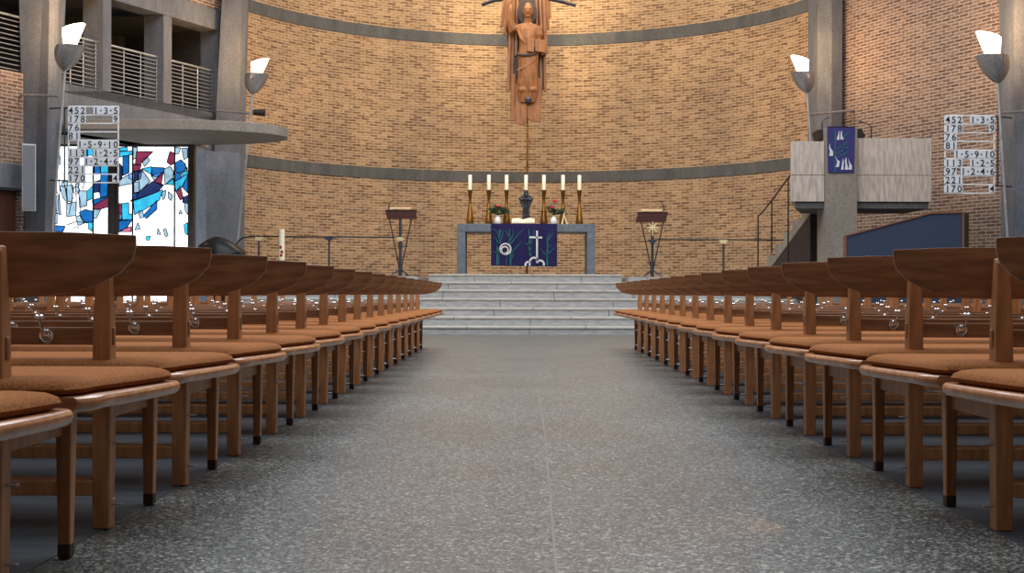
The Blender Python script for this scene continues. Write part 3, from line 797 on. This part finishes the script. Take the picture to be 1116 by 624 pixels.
TREES = [[(170, 515), (165, 380), (175, 280), (190, 140)], [(185, 515), (180, 400), (185, 300), (160, 170), (110, 135)], [(190, 290), (215, 200), (220, 140)], [(180, 330), (150, 240), (112, 220)],
         [(300, 520), (300, 400), (290, 290), (290, 130)], [(305, 400), (340, 350), (420, 265)], [(300, 300), (340, 240), (390, 190), (440, 135)], [(295, 260), (330, 190), (320, 140)], [(290, 230), (260, 170), (245, 150)],
         [(255, 515), (262, 450), (258, 410)], [(512, 420), (495, 330), (500, 230), (490, 140)], [(500, 320), (540, 200), (545, 150)], [(500, 300), (440, 290)], [(500, 380), (530, 320)],
         [(685, 515), (685, 420), (690, 330), (680, 240), (715, 180)], [(690, 330), (740, 300)], [(685, 420), (640, 380), (605, 335)], [(690, 400), (760, 335)], [(690, 260), (750, 170)], [(165, 390), (110, 375)], [(330, 400), (310, 470)]]
em('embroidered_trees', GREENT, lambda b: [strip(b, [c3(*p) + Vector((0, .006, 0)) for p in tr], [(.036 if i == 0 else .022) * (1 - .55 * j / (len(tr) - 1)) * (1.7 if i in (0, 4, 10, 14) else 1) for j in range(len(tr))], NRM) for i, tr in enumerate(TREES)])

cands = [(512, 190.5), (532.5, 190.5), (551.8, 190.5), (573, 190.5), (592.5, 190.5), (613.3, 190.5), (631.2, 193)]
clab = ['outermost candlestick at the left end of the altar', 'candlestick between the left end candlestick and the left vase', 'candlestick just right of the left flower vase', 'middle candlestick standing behind the dark bronze crucifix',
        'candlestick just left of the right flower vase', 'candlestick just right of the right flower vase', 'outermost candlestick at the right end of the altar']
cd = AD + .45
CP = None
for (px, top), lb in zip(cands, clab):
    loc = Vector((X(px, cd), cd, at))
    if CP is None:
        CP = thing('candlestick', lb, 'candlestick', loc)
        h = Z(207, cd) - at
        b = nb(); lathe(b, loc, [(.072, 0), (.074, .01), (.066, .1), (.046, .25), (.029, .38), (.024, .45), (.029, .51), (.046, h - .01), (.05, h)], 20); obj('holder', b, BRASS, CP, True)
        b = nb(); lathe(b, loc, [(.034, h), (.034, h + .275), (.03, h + .28)], 16); ca = obj('candle', b, WAX, CP, True)
        b = nb(); tube(b, [loc + Vector((0, 0, h + .28)), loc + Vector((0, 0, h + .30))], .004, 6); obj('wick', b, BLACK, ca)
        c = CP
    else:
        c = copy_tree(CP)
    c.location = loc - Vector((0, 0, 0 if top < 192 else .04)) if False else loc
    c['label'] = 'slim brass ' + lb; c['group'] = 'candlesticks on the altar'

# bronze crucifix: kite shaped plate with a figure
t = thing('bronze_crucifix', 'dark kite shaped bronze crucifix in the middle of the altar', 'crucifix', (X(573, AD + .33), AD + .33, at))
d = AD + .33
def q(px, py): return P(px, py, d)
b = nb(); prism(b, [q(568.6, 243.4), q(577.8, 243.4), q(576.6, 227), q(580.4, 218.5), q(581.2, 215.3), q(575.8, 211.5), q(575, 207.5), q(571, 207.5), q(570.2, 211.5), q(564.8, 215.3), q(565.6, 218.5), q(569.4, 227)], (0, .035, 0)); obj('plate', b, BRONZE, t, bevel=.006)
b = nb()
tube(b, [q(573, 239) + Vector((0, -.01, 0)), q(573, 230) + Vector((0, -.02, 0)), q(573, 222) + Vector((0, -.02, 0)), q(573, 216) + Vector((0, -.02, 0))], [.02, .028, .03, .045], 8)
for s in (-1, 1): tube(b, [q(573 + s * 2, 216.5) + Vector((0, -.02, 0)), q(573 + s * 5, 217.5) + Vector((0, -.015, 0)), q(573 + s * 7.4, 215) + Vector((0, -.01, 0))], [.022, .018, .014], 8)
ball(b, q(573, 212.5) + Vector((0, -.02, 0)), .035, (.8, .8, 1.1)); obj('figure', baked(b, .008, 3), BRONZE, t, True)

# two vases, each with a bunch of roses
for px, lab, lab2, roses in ((542.2, 'small white vase on the left half of the altar', 'roses with one red bloom in the left white vase', [(543, 224.5)]), (603.2, 'small white vase on the right half of the altar', 'roses with two red blooms in the right white vase', [(602, 226), (604.3, 218.8)])):
    d = AD + .22; loc = Vector((X(px, d), d, at))
    b = nb(); lathe(b, loc, [(.05, 0), (.062, .02), (.064, .07), (.05, .115), (.03, .14), (.036, .165), (.03, .166), (.022, .14)], 20)
    v = obj('vase', b, PORC, None, True); tag(v, lab, 'vase', 'altar vases')
    t = thing('rose_bouquet', lab2, 'flowers', loc + Vector((0, 0, .169)), 'altar bouquets')
    for rx, ry in roses:
        p = P(rx, ry, d - .03)
        b = nb(); ball(b, p, .032, (1, 1, .85), 10, 7)
        for k in range(6):
            a = k * PI / 3; ball(b, p + Vector((.02 * math.cos(a), .02 * math.sin(a), .004)), .02, (1, 1, 1.1), 8, 6)
        obj('rose', b, ROSE, t, True)
        b = nb(); tube(b, [loc + Vector((0, 0, .169)), p], .004, 6); obj('stem', b, LEAF, t)
    b = nb(); rnd = random.Random(int(px))
    for k in range(40):
        a = rnd.uniform(0, 2 * PI); el = rnd.uniform(.1, 1.3); ln = rnd.uniform(.11, .23)
        dr_ = Vector((math.cos(a) * math.cos(el) * 1.1, math.sin(a) * math.cos(el) * .7, math.sin(el) * .95))
        s0 = loc + Vector((0, 0, .18)) + dr_ * ln * .45; s1 = s0 + dr_ * ln * .6
        sd = dr_.cross(Vector((rnd.uniform(-1, 1), rnd.uniform(-1, 1), rnd.uniform(-1, 1)))).normalized() * .032
        mid = (s0 + s1) / 2 + Vector((0, 0, .01))
        tube(b, [loc + Vector((0, 0, .169)), s0], .0025, 4)
        prism(b, [s0, mid + sd, s1, mid - sd], dr_.cross(sd).normalized() * .003)
    obj('foliage', b, LEAF, t)
# open book
d = AD + .16; t = thing('open_book', 'open book lying on the altar before the bronze crucifix', 'book', (X(570, d), d, at + .006))
for s, x0, x1 in ((-1, 557.5, 570), (1, 570, 582.5)):
    b = nb(); xa, xb = X(x0, d), X(x1, d); n = 8; low, up = [], []
    for i in range(n + 1):
        f = i / n; x = xa + (xb - xa) * f; g = f if s < 0 else 1 - f
        low.append((x, d - .13, at + .011)); up.append((x, d - .13, at + .015 + .03 * math.sin(PI * (.15 + .8 * g)) ))
    prism(b, low + up[::-1], (0, .21, .075)); obj('page_block', b, PAPER, t)
b = nb(); prism(b, [(X(556.8, d), d - .135, at + .0045), (X(583.2, d), d - .135, at + .0045), (X(583.2, d), d - .135, at + .0095), (X(556.8, d), d - .135, at + .0095)], (0, .215, .075)); obj('cover', b, DARKW, t)
# highlight on the candlestick by the right vase, modelled as a cream solid
d = AD + .12
b = nb(); loc = P(614.3, 243.8, d); loc.z = at
tube(b, [loc + Vector((-.03, 0, .004)), loc + Vector((-.015, 0, .10)), loc + Vector((.01, 0, .2)), loc + Vector((.012, 0, .235))], [.022, .014, .01, .004], 10)
tube(b, [loc + Vector((.055, 0, .004)), loc + Vector((.03, 0, .10)), loc + Vector((.012, 0, .17))], [.02, .012, .008], 10)
o = obj('candlestick_highlight', b, CREAM, None, True); tag(o, 'small cream highlight of the candlestick beside the right vase, modelled as a solid', 'highlight')

# ------------------------------------------------------------------ hanging carved sculpture on its pole
SD = 24.7
t = thing('carved_sculpture', 'tall carved wooden figure raised on a pole behind the altar', 'sculpture', (X(574, SD), SD, 1.0))
def sp(px, py, off=0): return P(px, py, SD) + Vector((0, off, 0))
b = nb(); tube(b, [Vector((X(574, SD), SD + .05, .575)), sp(574.5, 128, .05), sp(574.5, -60, .05)], .021, 10); obj('pole', b, BRASS, t, True)
staves = [(556, 545.8, 29, 4.6, .02), (558, 549.2, 37, 4.6, .0), (557.5, 553.2, 99.5, 4, .04), (560.5, 556.5, 97, 5, .07), (590, 595, 31, 0, 0), (592, 596.5, 31, 4.2, .03), (588.5, 594.6, 59.5, 4.6, .0),
          (585, 590.8, 60, 4.2, .02), (595.5, 598.8, 19, 3.6, .05), (590.5, 593.8, 99.5, 4.2, .05), (587, 589.6, 103, 4, .08), (565, 561.5, 60, 4, .06), (582, 585.6, 62, 4, .06)]
for (xt, xb, yb, w, off) in staves:
    if not w: continue
    w *= .76; off *= 1.4
    b = nb(); prism(b, [sp(xt - w / 2, -70, off), sp(xt + w / 2, -70, off), sp(xb + w / 2, yb - 1, off), sp(xb - w / 2, yb + .5, off)], (0, .07, 0)); obj('stave', b, CARVED, t, bevel=.01)
# lower skirt boards
for pts, off in (([(556.5, 80), (561.5, 80), (561, 131.5), (555.2, 131.5)], .05), ([(561, 92), (573, 92), (573.4, 133), (570, 136), (563.5, 135.5), (562, 130)], -.02), ([(573, 92), (590, 92), (589.2, 132.5), (579, 132), (573.8, 129)], .02), ([(556.5, 84), (591, 84), (590, 110), (556.5, 110)], .1)):
    b = nb(); prism(b, [sp(x, y, off) for x, y in pts], (0, .07, 0)); obj('skirt_board', b, CARVED, t, bevel=.01)
b = nb(); prism(b, [sp(573.6 + 10.6 * math.cos(2 * PI * i / 28), 13 + 13.5 * math.sin(2 * PI * i / 28), .0) for i in range(28)], (0, .05, 0)); obj('halo', b, CARVEDD, t)
b = nb(); prism(b, [sp(x, y, .12) for x, y in ((552, -70), (594.5, -70), (595.5, 22), (593.5, 52), (592, 97), (554.8, 95), (551.5, 34), (549.5, 26))], (0, .06, 0)); obj('gap_shade_board', b, CARVEDD, t)  # dark board added behind the staves, its colour stands for shade in the gaps
# the figure itself
def rg(cx, cy, hw, dp, off, n=18): 
    c = sp(cx, cy, off); return ring(c, hw * SD / F, dp, n)
b = nb()
loft(b, [rg(574, 112, 9, .05, -.02), rg(574.5, 100, 11.5, .10, -.04), rg(574.5, 90, 11.5, .12, -.05), rg(575, 75, 10.5, .13, -.06), rg(575, 62, 11.2, .13, -.06), rg(574.8, 52, 9.5, .13, -.06), rg(574.5, 42, 9.2, .14, -.06), rg(573.5, 33, 11.6, .13, -.05), rg(573, 28, 12, .10, -.04), rg(574, 25.8, 6, .07, -.04)])
tube(b, [sp(574.5, 27, -.05), sp(574.5, 20, -.07)], [.07, .065], 12)
ball(b, sp(574.6, 13, -.09), .14, (.66, .75, 1.12), 18, 14)
ball(b, sp(574.6, 14.5, -.195), .022, (.7, .9, 2.0)); ball(b, sp(574.6, 19.6, -.165), .03, (1.3, .7, .5)); 
for s in (-1, 1): ball(b, sp(574.6 + s * 5.2, 14, -.08), .03, (.5, .6, 1.3)); tube(b, [sp(574.6 + s * .8, 10.8, -.19), sp(574.6 + s * 3.6, 11.3, -.165)], .016, 6)
# raised right arm with its hand
tube(b, [sp(562, 29.5, -.05), sp(557.5, 33, -.06), sp(555.6, 24, -.10), sp(555.6, 13, -.12), sp(555.8, 9, -.12)], [.10, .10, .075, .055, .045], 12)
ball(b, sp(555.8, 7.4, -.12), .05, (.8, .6, 1.0))
for k in range(4): tube(b, [sp(554.4 + k * .95, 7, -.13), sp(554.2 + k * 1.05, 3.6 - (k == 1) * .8, -.135), sp(554.2 + k * 1.05, 1.6 - (k == 1) * .8 + (k > 1) * 1.6, -.13 - (k > 1) * .02)], [.013, .012, .010], 6)
tube(b, [sp(557.6, 8.4, -.13), sp(559.2, 6.4, -.14)], [.013, .010], 6)
# left arm across the waist holding the book
tube(b, [sp(584, 30, -.05), sp(586.8, 40, -.06), sp(585.5, 50, -.10), sp(579.5, 53, -.16)], [.09, .085, .075, .05], 12)
tube(b, [sp(563.5, 33, -.1), sp(567, 44, -.16), sp(572.5, 50, -.17)], [.03, .028, .02], 8)
for k in range(4): tube(b, [sp(579.5, 50.6 + k * 1.5, -.19), sp(576.3, 50.2 + k * 1.5, -.2)], [.014, .011], 6)
# sash and folds of the robe
tube(b, [sp(562.3, 78, -.15), sp(569, 76, -.18), sp(577, 71, -.185), sp(583.5, 65, -.15)], .016, 8)
for x in (565.5, 571, 580): tube(b, [sp(x, 66, -.16), sp(x - .5, 84, -.17), sp(x, 94, -.13)], .014, 6)
for s in (-1, 1): ball(b, sp(574.4 + s * 5.4, 98.5, -.10), .075, (1.15, .9, .75))
obj('figure', baked(b, .011, 3), CARVED, t, True)
b = nb(); prism(b, [sp(582, 45.5, -.21), sp(593.5, 45, -.17), sp(594, 59.2, -.17), sp(582.5, 58, -.21)], (0, .06, 0)); prism(b, [sp(573.5, 44, -.235), sp(581.5, 44.5, -.235), sp(581, 59, -.235), sp(573.3, 58.4, -.235)], (0, .05, 0)); obj('carved_book', b, CARVED, t, bevel=.01)
b = nb(); tube(b, [sp(562.5, 60.5, -.16), sp(569, 62, -.2), sp(577, 62, -.2), sp(584, 59.5, -.15)], .028, 8); obj('belt', b, CARVEDD, t, True)
b = nb(); ball(b, sp(575, 108.5, -.03), .085); obj('globe', b, BRONZE, t, True)
for s, pts in ((-1, [(560, -6), (545, -1.5), (535, .5), (524, 4.6)]), (1, [(590, -6), (602, -1), (614, 1.5), (627, 5)])):
    b = nb(); tube(b, [sp(x, y, .06) for x, y in pts], .036, 8); obj('cross_arm', b, BRONZE, t, True)

# ------------------------------------------------------------------ lecterns, rails, candle
def lectern(name_label, pts, cx, d, lean, decor):
    t = thing('lectern', name_label, 'lectern', (X(cx, d), d, .95), 'lecterns')
    g = lambda x, y, o=0: P(x, y, d) + Vector((0, o, 0))
    z0 = .95
    b = nb(); prism(b, [g(*pts[0]), g(*pts[1]), g(*pts[2], -.0), g(*pts[3], -.0)], (0, .035, 0)); obj('front_panel', b, REDWOOD, t, bevel=.004)
    tp = [g(pts[0][0], pts[0][1], .0), g(pts[1][0], pts[1][1], .0), g(pts[1][0], pts[1][1] - 1.0, .35), g(pts[0][0], pts[0][1] - 1.0, .35)]
    b = nb(); prism(b, tp, (0, 0, -.025)); obj('desk_top', b, REDWOOD, t, bevel=.004)
    b = nb(); prism(b, [g(cx - 12, pts[0][1] - 1.2, .02), g(cx + 11, pts[0][1] - 1.2, .02), g(cx + 11, pts[0][1] - 3.2, .28), g(cx - 12, pts[0][1] - 3.2, .28)], (0, 0, .012)); obj('book_rest', b, CREAM, t, bevel=.003)
    top = g(cx, pts[2][1] + .2)
    b = nb(); tube(b, [Vector((X(cx, d), d + .03, z0)), g(cx, 232, .03)], .025, 8); obj('post', b, IRON, t, True)
    for s in (-1, 1):
        b = nb(); tube(b, [g(cx + s * 12, pts[2][1], .05), g(cx + s * 1.6, 290, .04), Vector((X(cx, d) + s * .02, d + .04, z0))], .011, 6); obj('brace', b, BLACK, t, True)
        b = nb(); tube(b, [g(cx, 293, .03), Vector((X(cx, d) + s * .16, d + .03 - .12, z0 + .008))], .014, 6); obj('foot', b, IRON, t, True)
    s = lean
    b = nb(); x = cx + s * 13
    tube(b, [g(x, 229, .1), g(x, 224, .1), g(x - s * 1.8, 220, .1), g(x - s * 6, 217.8, .1)], [.012, .009, .007, .01], 8); obj('microphone', b, BLACK, t, True)
    decor(t, g)
    return t
def half_disc(b, c, r, y=0, th=.03, flip=False):
    prism(b, [c + Vector((r * math.cos(a), 0, -r * math.sin(a) * .95)) for a in [PI * i / 16 for i in range(17)]], (0, th, 0))
def dec_l(t, g):
    b = nb(); half_disc(b, g(436, 258.6, -.02), .075); obj('rail_rosette', b, CREAM, t)
    b = nb(); torus(b, g(436, 258.4, -.005), .078, .008, Vector((1, 0, 0)), Vector((0, 1, 0)), 20, 6); obj('rosette_rim', b, IRON, t, True)
    b = nb(); tube(b, [g(436, 264, .02), g(433.2, 268.5, .02), g(436, 273, .02), g(438.8, 268.5, .02), g(436, 264, .02)], .011, 6); obj('diamond', b, IRON, t, True)
def dec_r(t, g):
    b = nb(); half_disc(b, g(711, 260.6, -.02), .075); obj('rail_rosette', b, NAVYM, t)
    b = nb(); c = g(711, 247.5, -.02)
    for k in range(8):
        a = k * PI / 4; l = .1 if k != 6 else .15
        tube(b, [c, c + Vector((math.cos(a) * l, 0, math.sin(a) * l))], [.014, .010], 6)
    obj('star', b, CREAM, t, True)
lectern('mahogany topped lectern left of the altar with a half disc on its post', [(419.5, 229), (453.3, 229), (454.3, 238.8), (421.5, 238.8)], 436, 22.75, -1, dec_l)
lectern('mahogany topped lectern right of the altar with a cream star on its post', [(695.2, 230.5), (728, 230.5), (725.3, 241.7), (692.3, 241.7)], 711, 22.75, 1, dec_r)

RD = 22.85
t = thing('altar_rail', 'dark iron communion rail left of the altar with a curved end', 'rail', (X(345, RD), RD, .95), 'communion rails')
b = nb(); tube(b, [P(257.5, 267, RD), P(260, 263, RD), P(265, 259.6, RD), P(272, 258.4, RD), P(350, 258.4, RD), P(430, 258.8, RD)], .014, 8); obj('handrail', b, BLACK, t, True)
for px, mt in ((282, CREAM), (358.5, NAVYM)):
    b = nb(); tube(b, [Vector((X(px, RD), RD, .95)), P(px, 259, RD)], .018, 8); lathe(b, (X(px, RD), RD, .95), [(.07, 0), (.07, .012), (.02, .02)], 14); po = obj('post', b, IRON, t, True)
    b = nb(); half_disc(b, P(px, 258.8, RD - .03), .075 if mt is CREAM else .07); obj('rosette', b, mt, po)
b = nb(); tube(b, [P(257.5, 267, RD), Vector((X(257, RD), RD, .95))], .014, 8); obj('end_post', b, BLACK, t, True)
t = thing('altar_rail', 'dark iron communion rail between the star lectern and the pulpit stair', 'rail', (X(790, RD), RD, .95), 'communion rails')
b = nb(); tube(b, [P(716, 260.4, RD), P(858, 260.6, RD)], .014, 8); obj('handrail', b, BLACK, t, True)
px = 788.3
b = nb(); tube(b, [Vector((X(px, RD), RD, .95)), P(px, 261, RD)], .018, 8); lathe(b, (X(px, RD), RD, .95), [(.07, 0), (.07, .012), (.02, .02)], 14); po = obj('post', b, IRON, t, True)
b = nb(); half_disc(b, P(px, 260.8, RD - .03), .07); obj('rosette', b, CREAM, po)

t = thing('paschal_candle', 'thick white candle with red ornament on a low stand left of the altar', 'candle', (X(307, 22.55), 22.55, .95))
c = Vector((X(307, 22.55), 22.55, .95))
b = nb(); lathe(b, c, [(.13, 0), (.13, .02), (.03, .05), (.03, .22), (.08, .25), (.08, .27)], 18); obj('stand', b, IRON, t, True)
zt = Z(250.5, 22.55) - .95
b = nb(); lathe(b, c, [(.05, .27), (.05, zt), (.045, zt + .004)], 18); cn = obj('candle_body', b, WAX, t, True)
b = nb()
for z0, dx in ((.36, 0), (.42, .01), (.50, -.01)): ball(b, c + Vector((dx, -.045, z0)), .026, (1, .5, 1.2))
obj('red_ornament', b, REDP, cn, True)

# black dome left of the steps
d = 18.0; cx, zt = X(240, d), Z(258.5, d)
t = thing('domed_font', 'glossy black dome rising behind the left benches before the porch', 'font', (cx, d, 0))
b = nb(); loft(b, [ring((cx + dx, d, zt - .30 + z), rx, rx * .9, 28) for z, rx, dx in ((0, .375, 0), (.03, .38, 0), (.1, .345, -.012), (.18, .27, -.03), (.25, .16, -.04), (.29, .06, -.045), (.30, .01, -.045))]); obj('dome', b, GLOSSB, t, True)
b = nb(); torus(b, (cx, d, zt - .30), .375, .022, Vector((1, 0, 0)), Vector((0, .9, 0)), 28, 8); obj('rim', b, BLACK, t, True)
b = nb(); lathe(b, (cx, d, 0), [(.3, 0), (.3, .05), (.16, .12), (.14, .7), (.3, zt - .36), (.36, zt - .30)], 24); obj('pedestal', b, BLACK, t, True)

# ------------------------------------------------------------------ pulpit
PD = 20.0
t = thing('stone_pulpit', 'raised pulpit of pale travertine slabs on a concrete pier', 'pulpit', (X(915, PD), PD, 0))
zb, zt = Z(218.7, PD), Z(151, PD); zj = Z(190, PD)
xl, xr = X(862, PD), X(1015, PD)
for x0, x1, ex in ((xl, X(898, PD), -.03), (X(932, PD), xr, .02)):
    b = nb(); box2(b, x0, x1, PD, PD + .07, zb, zj - .004); box2(b, x0, x1, PD, PD + .07, zj + .004, zt + ex); obj('front_slab', b, TRAV, t, bevel=.004)
b = nb(); prism(b, [(xl + .005, PD + .072, zb), (xl + .075, PD + .072, zb), (xl + .40, PD + 1.3, zb), (xl + .33, PD + 1.3, zb)], (0, 0, zt - .03 - zb)); obj('side_slab', b, TRAV, t, bevel=.004)
b = nb(); box2(b, xr - .07, xr, PD + .072, PD + 1.3, zb, zt + .02); obj('side_slab', b, TRAV, t, bevel=.004)
b = nb(); prism(b, [(X(866.5, PD), PD + .03, zb - .002), (X(1012.5, PD), PD + .03, zb - .002), (X(1012.5, PD), PD + 1.3, zb - .002), (X(866.5, PD) + .36, PD + 1.3, zb - .002)], (0, 0, Z(226, PD) - zb + .002)); obj('floor_slab', b, CONC_D, t)
b = nb(); box2(b, X(898.3, PD), X(931.8, PD), PD - .12, PD + .5, 0, Z(138.5, PD)); obj('pier', b, CONC_B, t, bevel=.006)
b = nb(); g = lambda x, y: P(x, y, PD + .1)
g = lambda x, y: P(x, y, PD + .1)
prism(b, [g(891, 140), g(939.5, 139), g(940, 142.5), g(943.5, 146), g(940.5, 150.5), g(893.5, 150.5), g(892.5, 145)], (0, .45, 0)); obj('book_rest', b, BLACK, t, bevel=.01)
b = nb(); tube(b, [P(895.5, 141, PD + .2), P(895.5, 132, PD + .2), P(898, 129, PD + .2), P(903, 126.8, PD + .2)], [.012, .01, .008, .012], 8); obj('microphone', b, BLACK, t, True)
b = nb(); tube(b, [P(949, 152, PD + .2), P(949, 138, PD + .2), P(947, 134.5, PD + .2), P(942, 133, PD + .2), P(936, 131, PD + .2)], [.012, .01, .008, .008, .012], 8); obj('microphone', b, BLACK, t, True)
# its cloth
PC = PD - .13
b = nb(); prism(b, [P(901, 138.2, PC), P(931.3, 138.2, PC), P(930.2, 187, PC), P(901.8, 187.2, PC)], (0, -.006, 0)); zc = Z(138.5, PD) + .001; box2(b, X(901, PC), X(931.3, PC), PC - .006, PD - .01, zc, zc + .006)
pc = obj('pulpit_cloth', b, PURPLE); tag(pc, 'narrow purple cloth with white flames hanging on the pulpit pier', 'cloth')
def pcp(x, y, o=-.007): return P(880 + x / 8.91, 125 + y / 8.91, PC) + Vector((0, o, 0))
flames = [[(278, 235), (303, 145), (305, 200), (302, 235)], [(318, 160), (330, 145), (330, 190), (347, 235), (312, 230)], [(213, 268), (215, 310), (245, 350), (243, 390), (207, 392), (213, 350), (204, 310)],
          [(263, 385), (285, 430), (310, 445), (300, 500), (268, 498), (285, 460), (275, 420)], [(322, 525), (340, 410), (348, 450), (345, 525)], [(357, 440), (372, 400), (378, 460), (392, 523), (358, 525), (365, 480)], [(390, 415), (405, 450), (428, 490), (425, 525), (395, 523), (402, 480)]]
for fl in flames:
    b = nb(); prism(b, [pcp(*p) for p in fl], (0, -.003, 0)); obj('embroidered_flame', b, SILVERT, pc)
b = nb()
for ln in ([(265, 140), (262, 560)], [(300, 250), (400, 160)], [(290, 320), (380, 260)], [(280, 370), (400, 300)], [(300, 400), (390, 350)], [(330, 290), (360, 330)]): strip(b, [pcp(*p, -.0065) for p in ln], .022, NRM, .002)
obj('embroidered_leaves', b, GREENT, pc)
# its stair
t = thing('pulpit_stair', 'steep concrete stair rising from the chancel up to the pulpit', 'stair', (4.5, 22.2, .95))
A, B_ = Vector((4.16, 23.0, .95)), Vector((4.70, 21.32, 2.09))
ns = 6; run = (Vector((B_.x, B_.y, 0)) - Vector((A.x, A.y, 0))) / ns; rise = (B_.z - A.z) / ns
side = Vector((-run.y, run.x, 0)).normalized()
if side.x < 0: side = -side
prof = []
for k in range(ns):
    p = A + run * k + Vector((0, 0, rise * k)); prof += [p, p + Vector((0, 0, rise))]
prof.append(B_.copy()); prof.append(B_ + Vector((0, 0, -.11))); prof.append(A + run * .55)
b = nb(); prism(b, prof, side * .85); obj('step_flight', b, CONC_B, t)
dn = Vector((0, 0, -.012))
b = nb(); prism(b, [A + run * .6 + Vector((0, 0, -.002)), B_ + Vector((0, 0, -.115)), Vector((B_.x, B_.y, .58)), Vector((A.x + run.x * .8, A.y + run.y * .8, .58)), Vector((A.x + run.x * .6, A.y + run.y * .6, .9))], side * .85); obj('underside', b, DARKW, t)
t2 = thing('stair_railing', 'thin black iron railing along the pulpit stair', 'railing', P(826, 285, 22.9))
tops = [P(826, 234, 22.9), P(828.5, 233, 22.85), P(841, 217.5, 22.4), P(860.5, 190.5, 21.7)]
b = nb(); tube(b, tops, .014, 8); obj('handrail', b, BLACK, t2, True)
for px, py, d, z0 in ((826, 234, 22.9, .95), (841, 217.5, 22.4, Z(275.5, 22.4)), (858.8, 193, 21.75, .575)):
    b = nb(); tube(b, [Vector((X(px, d), d, z0)), P(px, py, d)], .013, 8); obj('post', b, BLACK, t2, True)

# blue panel right of the pulpit
BD = 18.9
t = thing('blue_screen', 'low dark blue screen with wood edging and sloping top below the pulpit', 'screen', (X(985, BD), BD, 0))
g = lambda x, y: P(x, y, BD)
base = lambda x: Vector((X(x, BD), BD, 0))
o1 = [base(922), base(1049), g(1049, 230.5), g(1015, 231.5), g(922, 256)]
b = nb(); prism(b, o1, (0, .05, 0)); obj('panel', b, BLUEP, t)
b = nb()
pts = [base(921), g(921, 256), g(1014, 231), g(1049.5, 230), base(1049.5)]
def edge(b, a, c, w=.04):
    a = Vector(a); c = Vector(c); dv = (c - a).normalized(); s = Vector((-dv.z, 0, dv.x)) * w / 2
    prism(b, [a - s + Vector((0, -.015, 0)), c - s + Vector((0, -.015, 0)), c + s + Vector((0, -.015, 0)), a + s + Vector((0, -.015, 0))], (0, .08, 0))
for a, c in zip(pts, pts[1:]): edge(b, a, c, .028 if c is pts[1] or a is pts[3] else .02)
obj('edging', b, TRIMW, t)
b = nb(); prism(b, [Vector((X(1050.2, BD), BD + .0, 0)), Vector((X(1056.2, BD), BD + .02, 0)), Vector((X(1056.2, BD), BD + .02, Z(230.5, BD))), Vector((X(1050.2, BD), BD, Z(229.8, BD)))], (0, .9, 0)); obj('end_panel', b, DARKW, t)

# ------------------------------------------------------------------ camera
cam = bpy.data.cameras.new('camera'); co = bpy.data.objects.new('camera', cam); COL.objects.link(co)
cam.sensor_width = 36; cam.lens = 36 * F / 1116
cam.shift_x = -14 / 1116; cam.shift_y = -8 / 1116 * -1
co.location = (0, 0, EYE); co.rotation_euler = (PI / 2, -.0026, 0)
cam.clip_start = .05; cam.clip_end = 200
sc.camera = co

# ------------------------------------------------------------------ light
w = bpy.data.worlds.new('world'); sc.world = w; w.use_nodes = True
bg = w.node_tree.nodes['Background']; bg.inputs['Color'].default_value = (.80, .88, 1, 1); bg.inputs['Strength'].default_value = .5
def area(name, loc, size, energy, col, target, sy=None):
    l = bpy.data.lights.new(name, 'AREA'); l.shape = 'RECTANGLE'; l.size = size; l.size_y = sy or size; l.energy = energy; l.color = col
    o = bpy.data.objects.new(name, l); COL.objects.link(o); o.location = loc
    o.rotation_euler = (Vector(target) - Vector(loc)).to_track_quat('-Z', 'Y').to_euler()
    return o
def spot(name, loc, target, energy, col, ang, blend=.5, r=.15):
    l = bpy.data.lights.new(name, 'SPOT'); l.energy = energy; l.color = col; l.spot_size = math.radians(ang); l.spot_blend = blend; l.shadow_soft_size = r
    o = bpy.data.objects.new(name, l); COL.objects.link(o); o.location = loc
    o.rotation_euler = (Vector(target) - Vector(loc)).to_track_quat('-Z', 'Y').to_euler()
    return o
area('nave_skylight', (0, 11.5, 9.5), 10, 1750, (.95, .97, 1), (0, 11.5, 0), 15)
area('apse_cove_light', (0, 24.3, 9.3), 5, 300, (1, .80, .54), (0, 26.5, 4.5), 1.5)
spot('apse_spot', (0, 20.5, 9.0), (0, 28, 6.6), 1700, (1, .80, .48), 38, .95)

for sx in (-1, 1): spot('apse_side_spot', (sx * 4.4, 20.1, 8.9), (sx * -1.6, 27.2, 3.6), 480, (1, .80, .55), 62, .7, .1)
sc.view_settings.view_transform = 'Standard'; sc.view_settings.look = 'None'
sc.view_settings.gamma = 1; sc.view_settings.use_curve_mapping = False
sc.view_settings.exposure = .45
try: sc.cycles.use_denoising = True
except Exception: pass
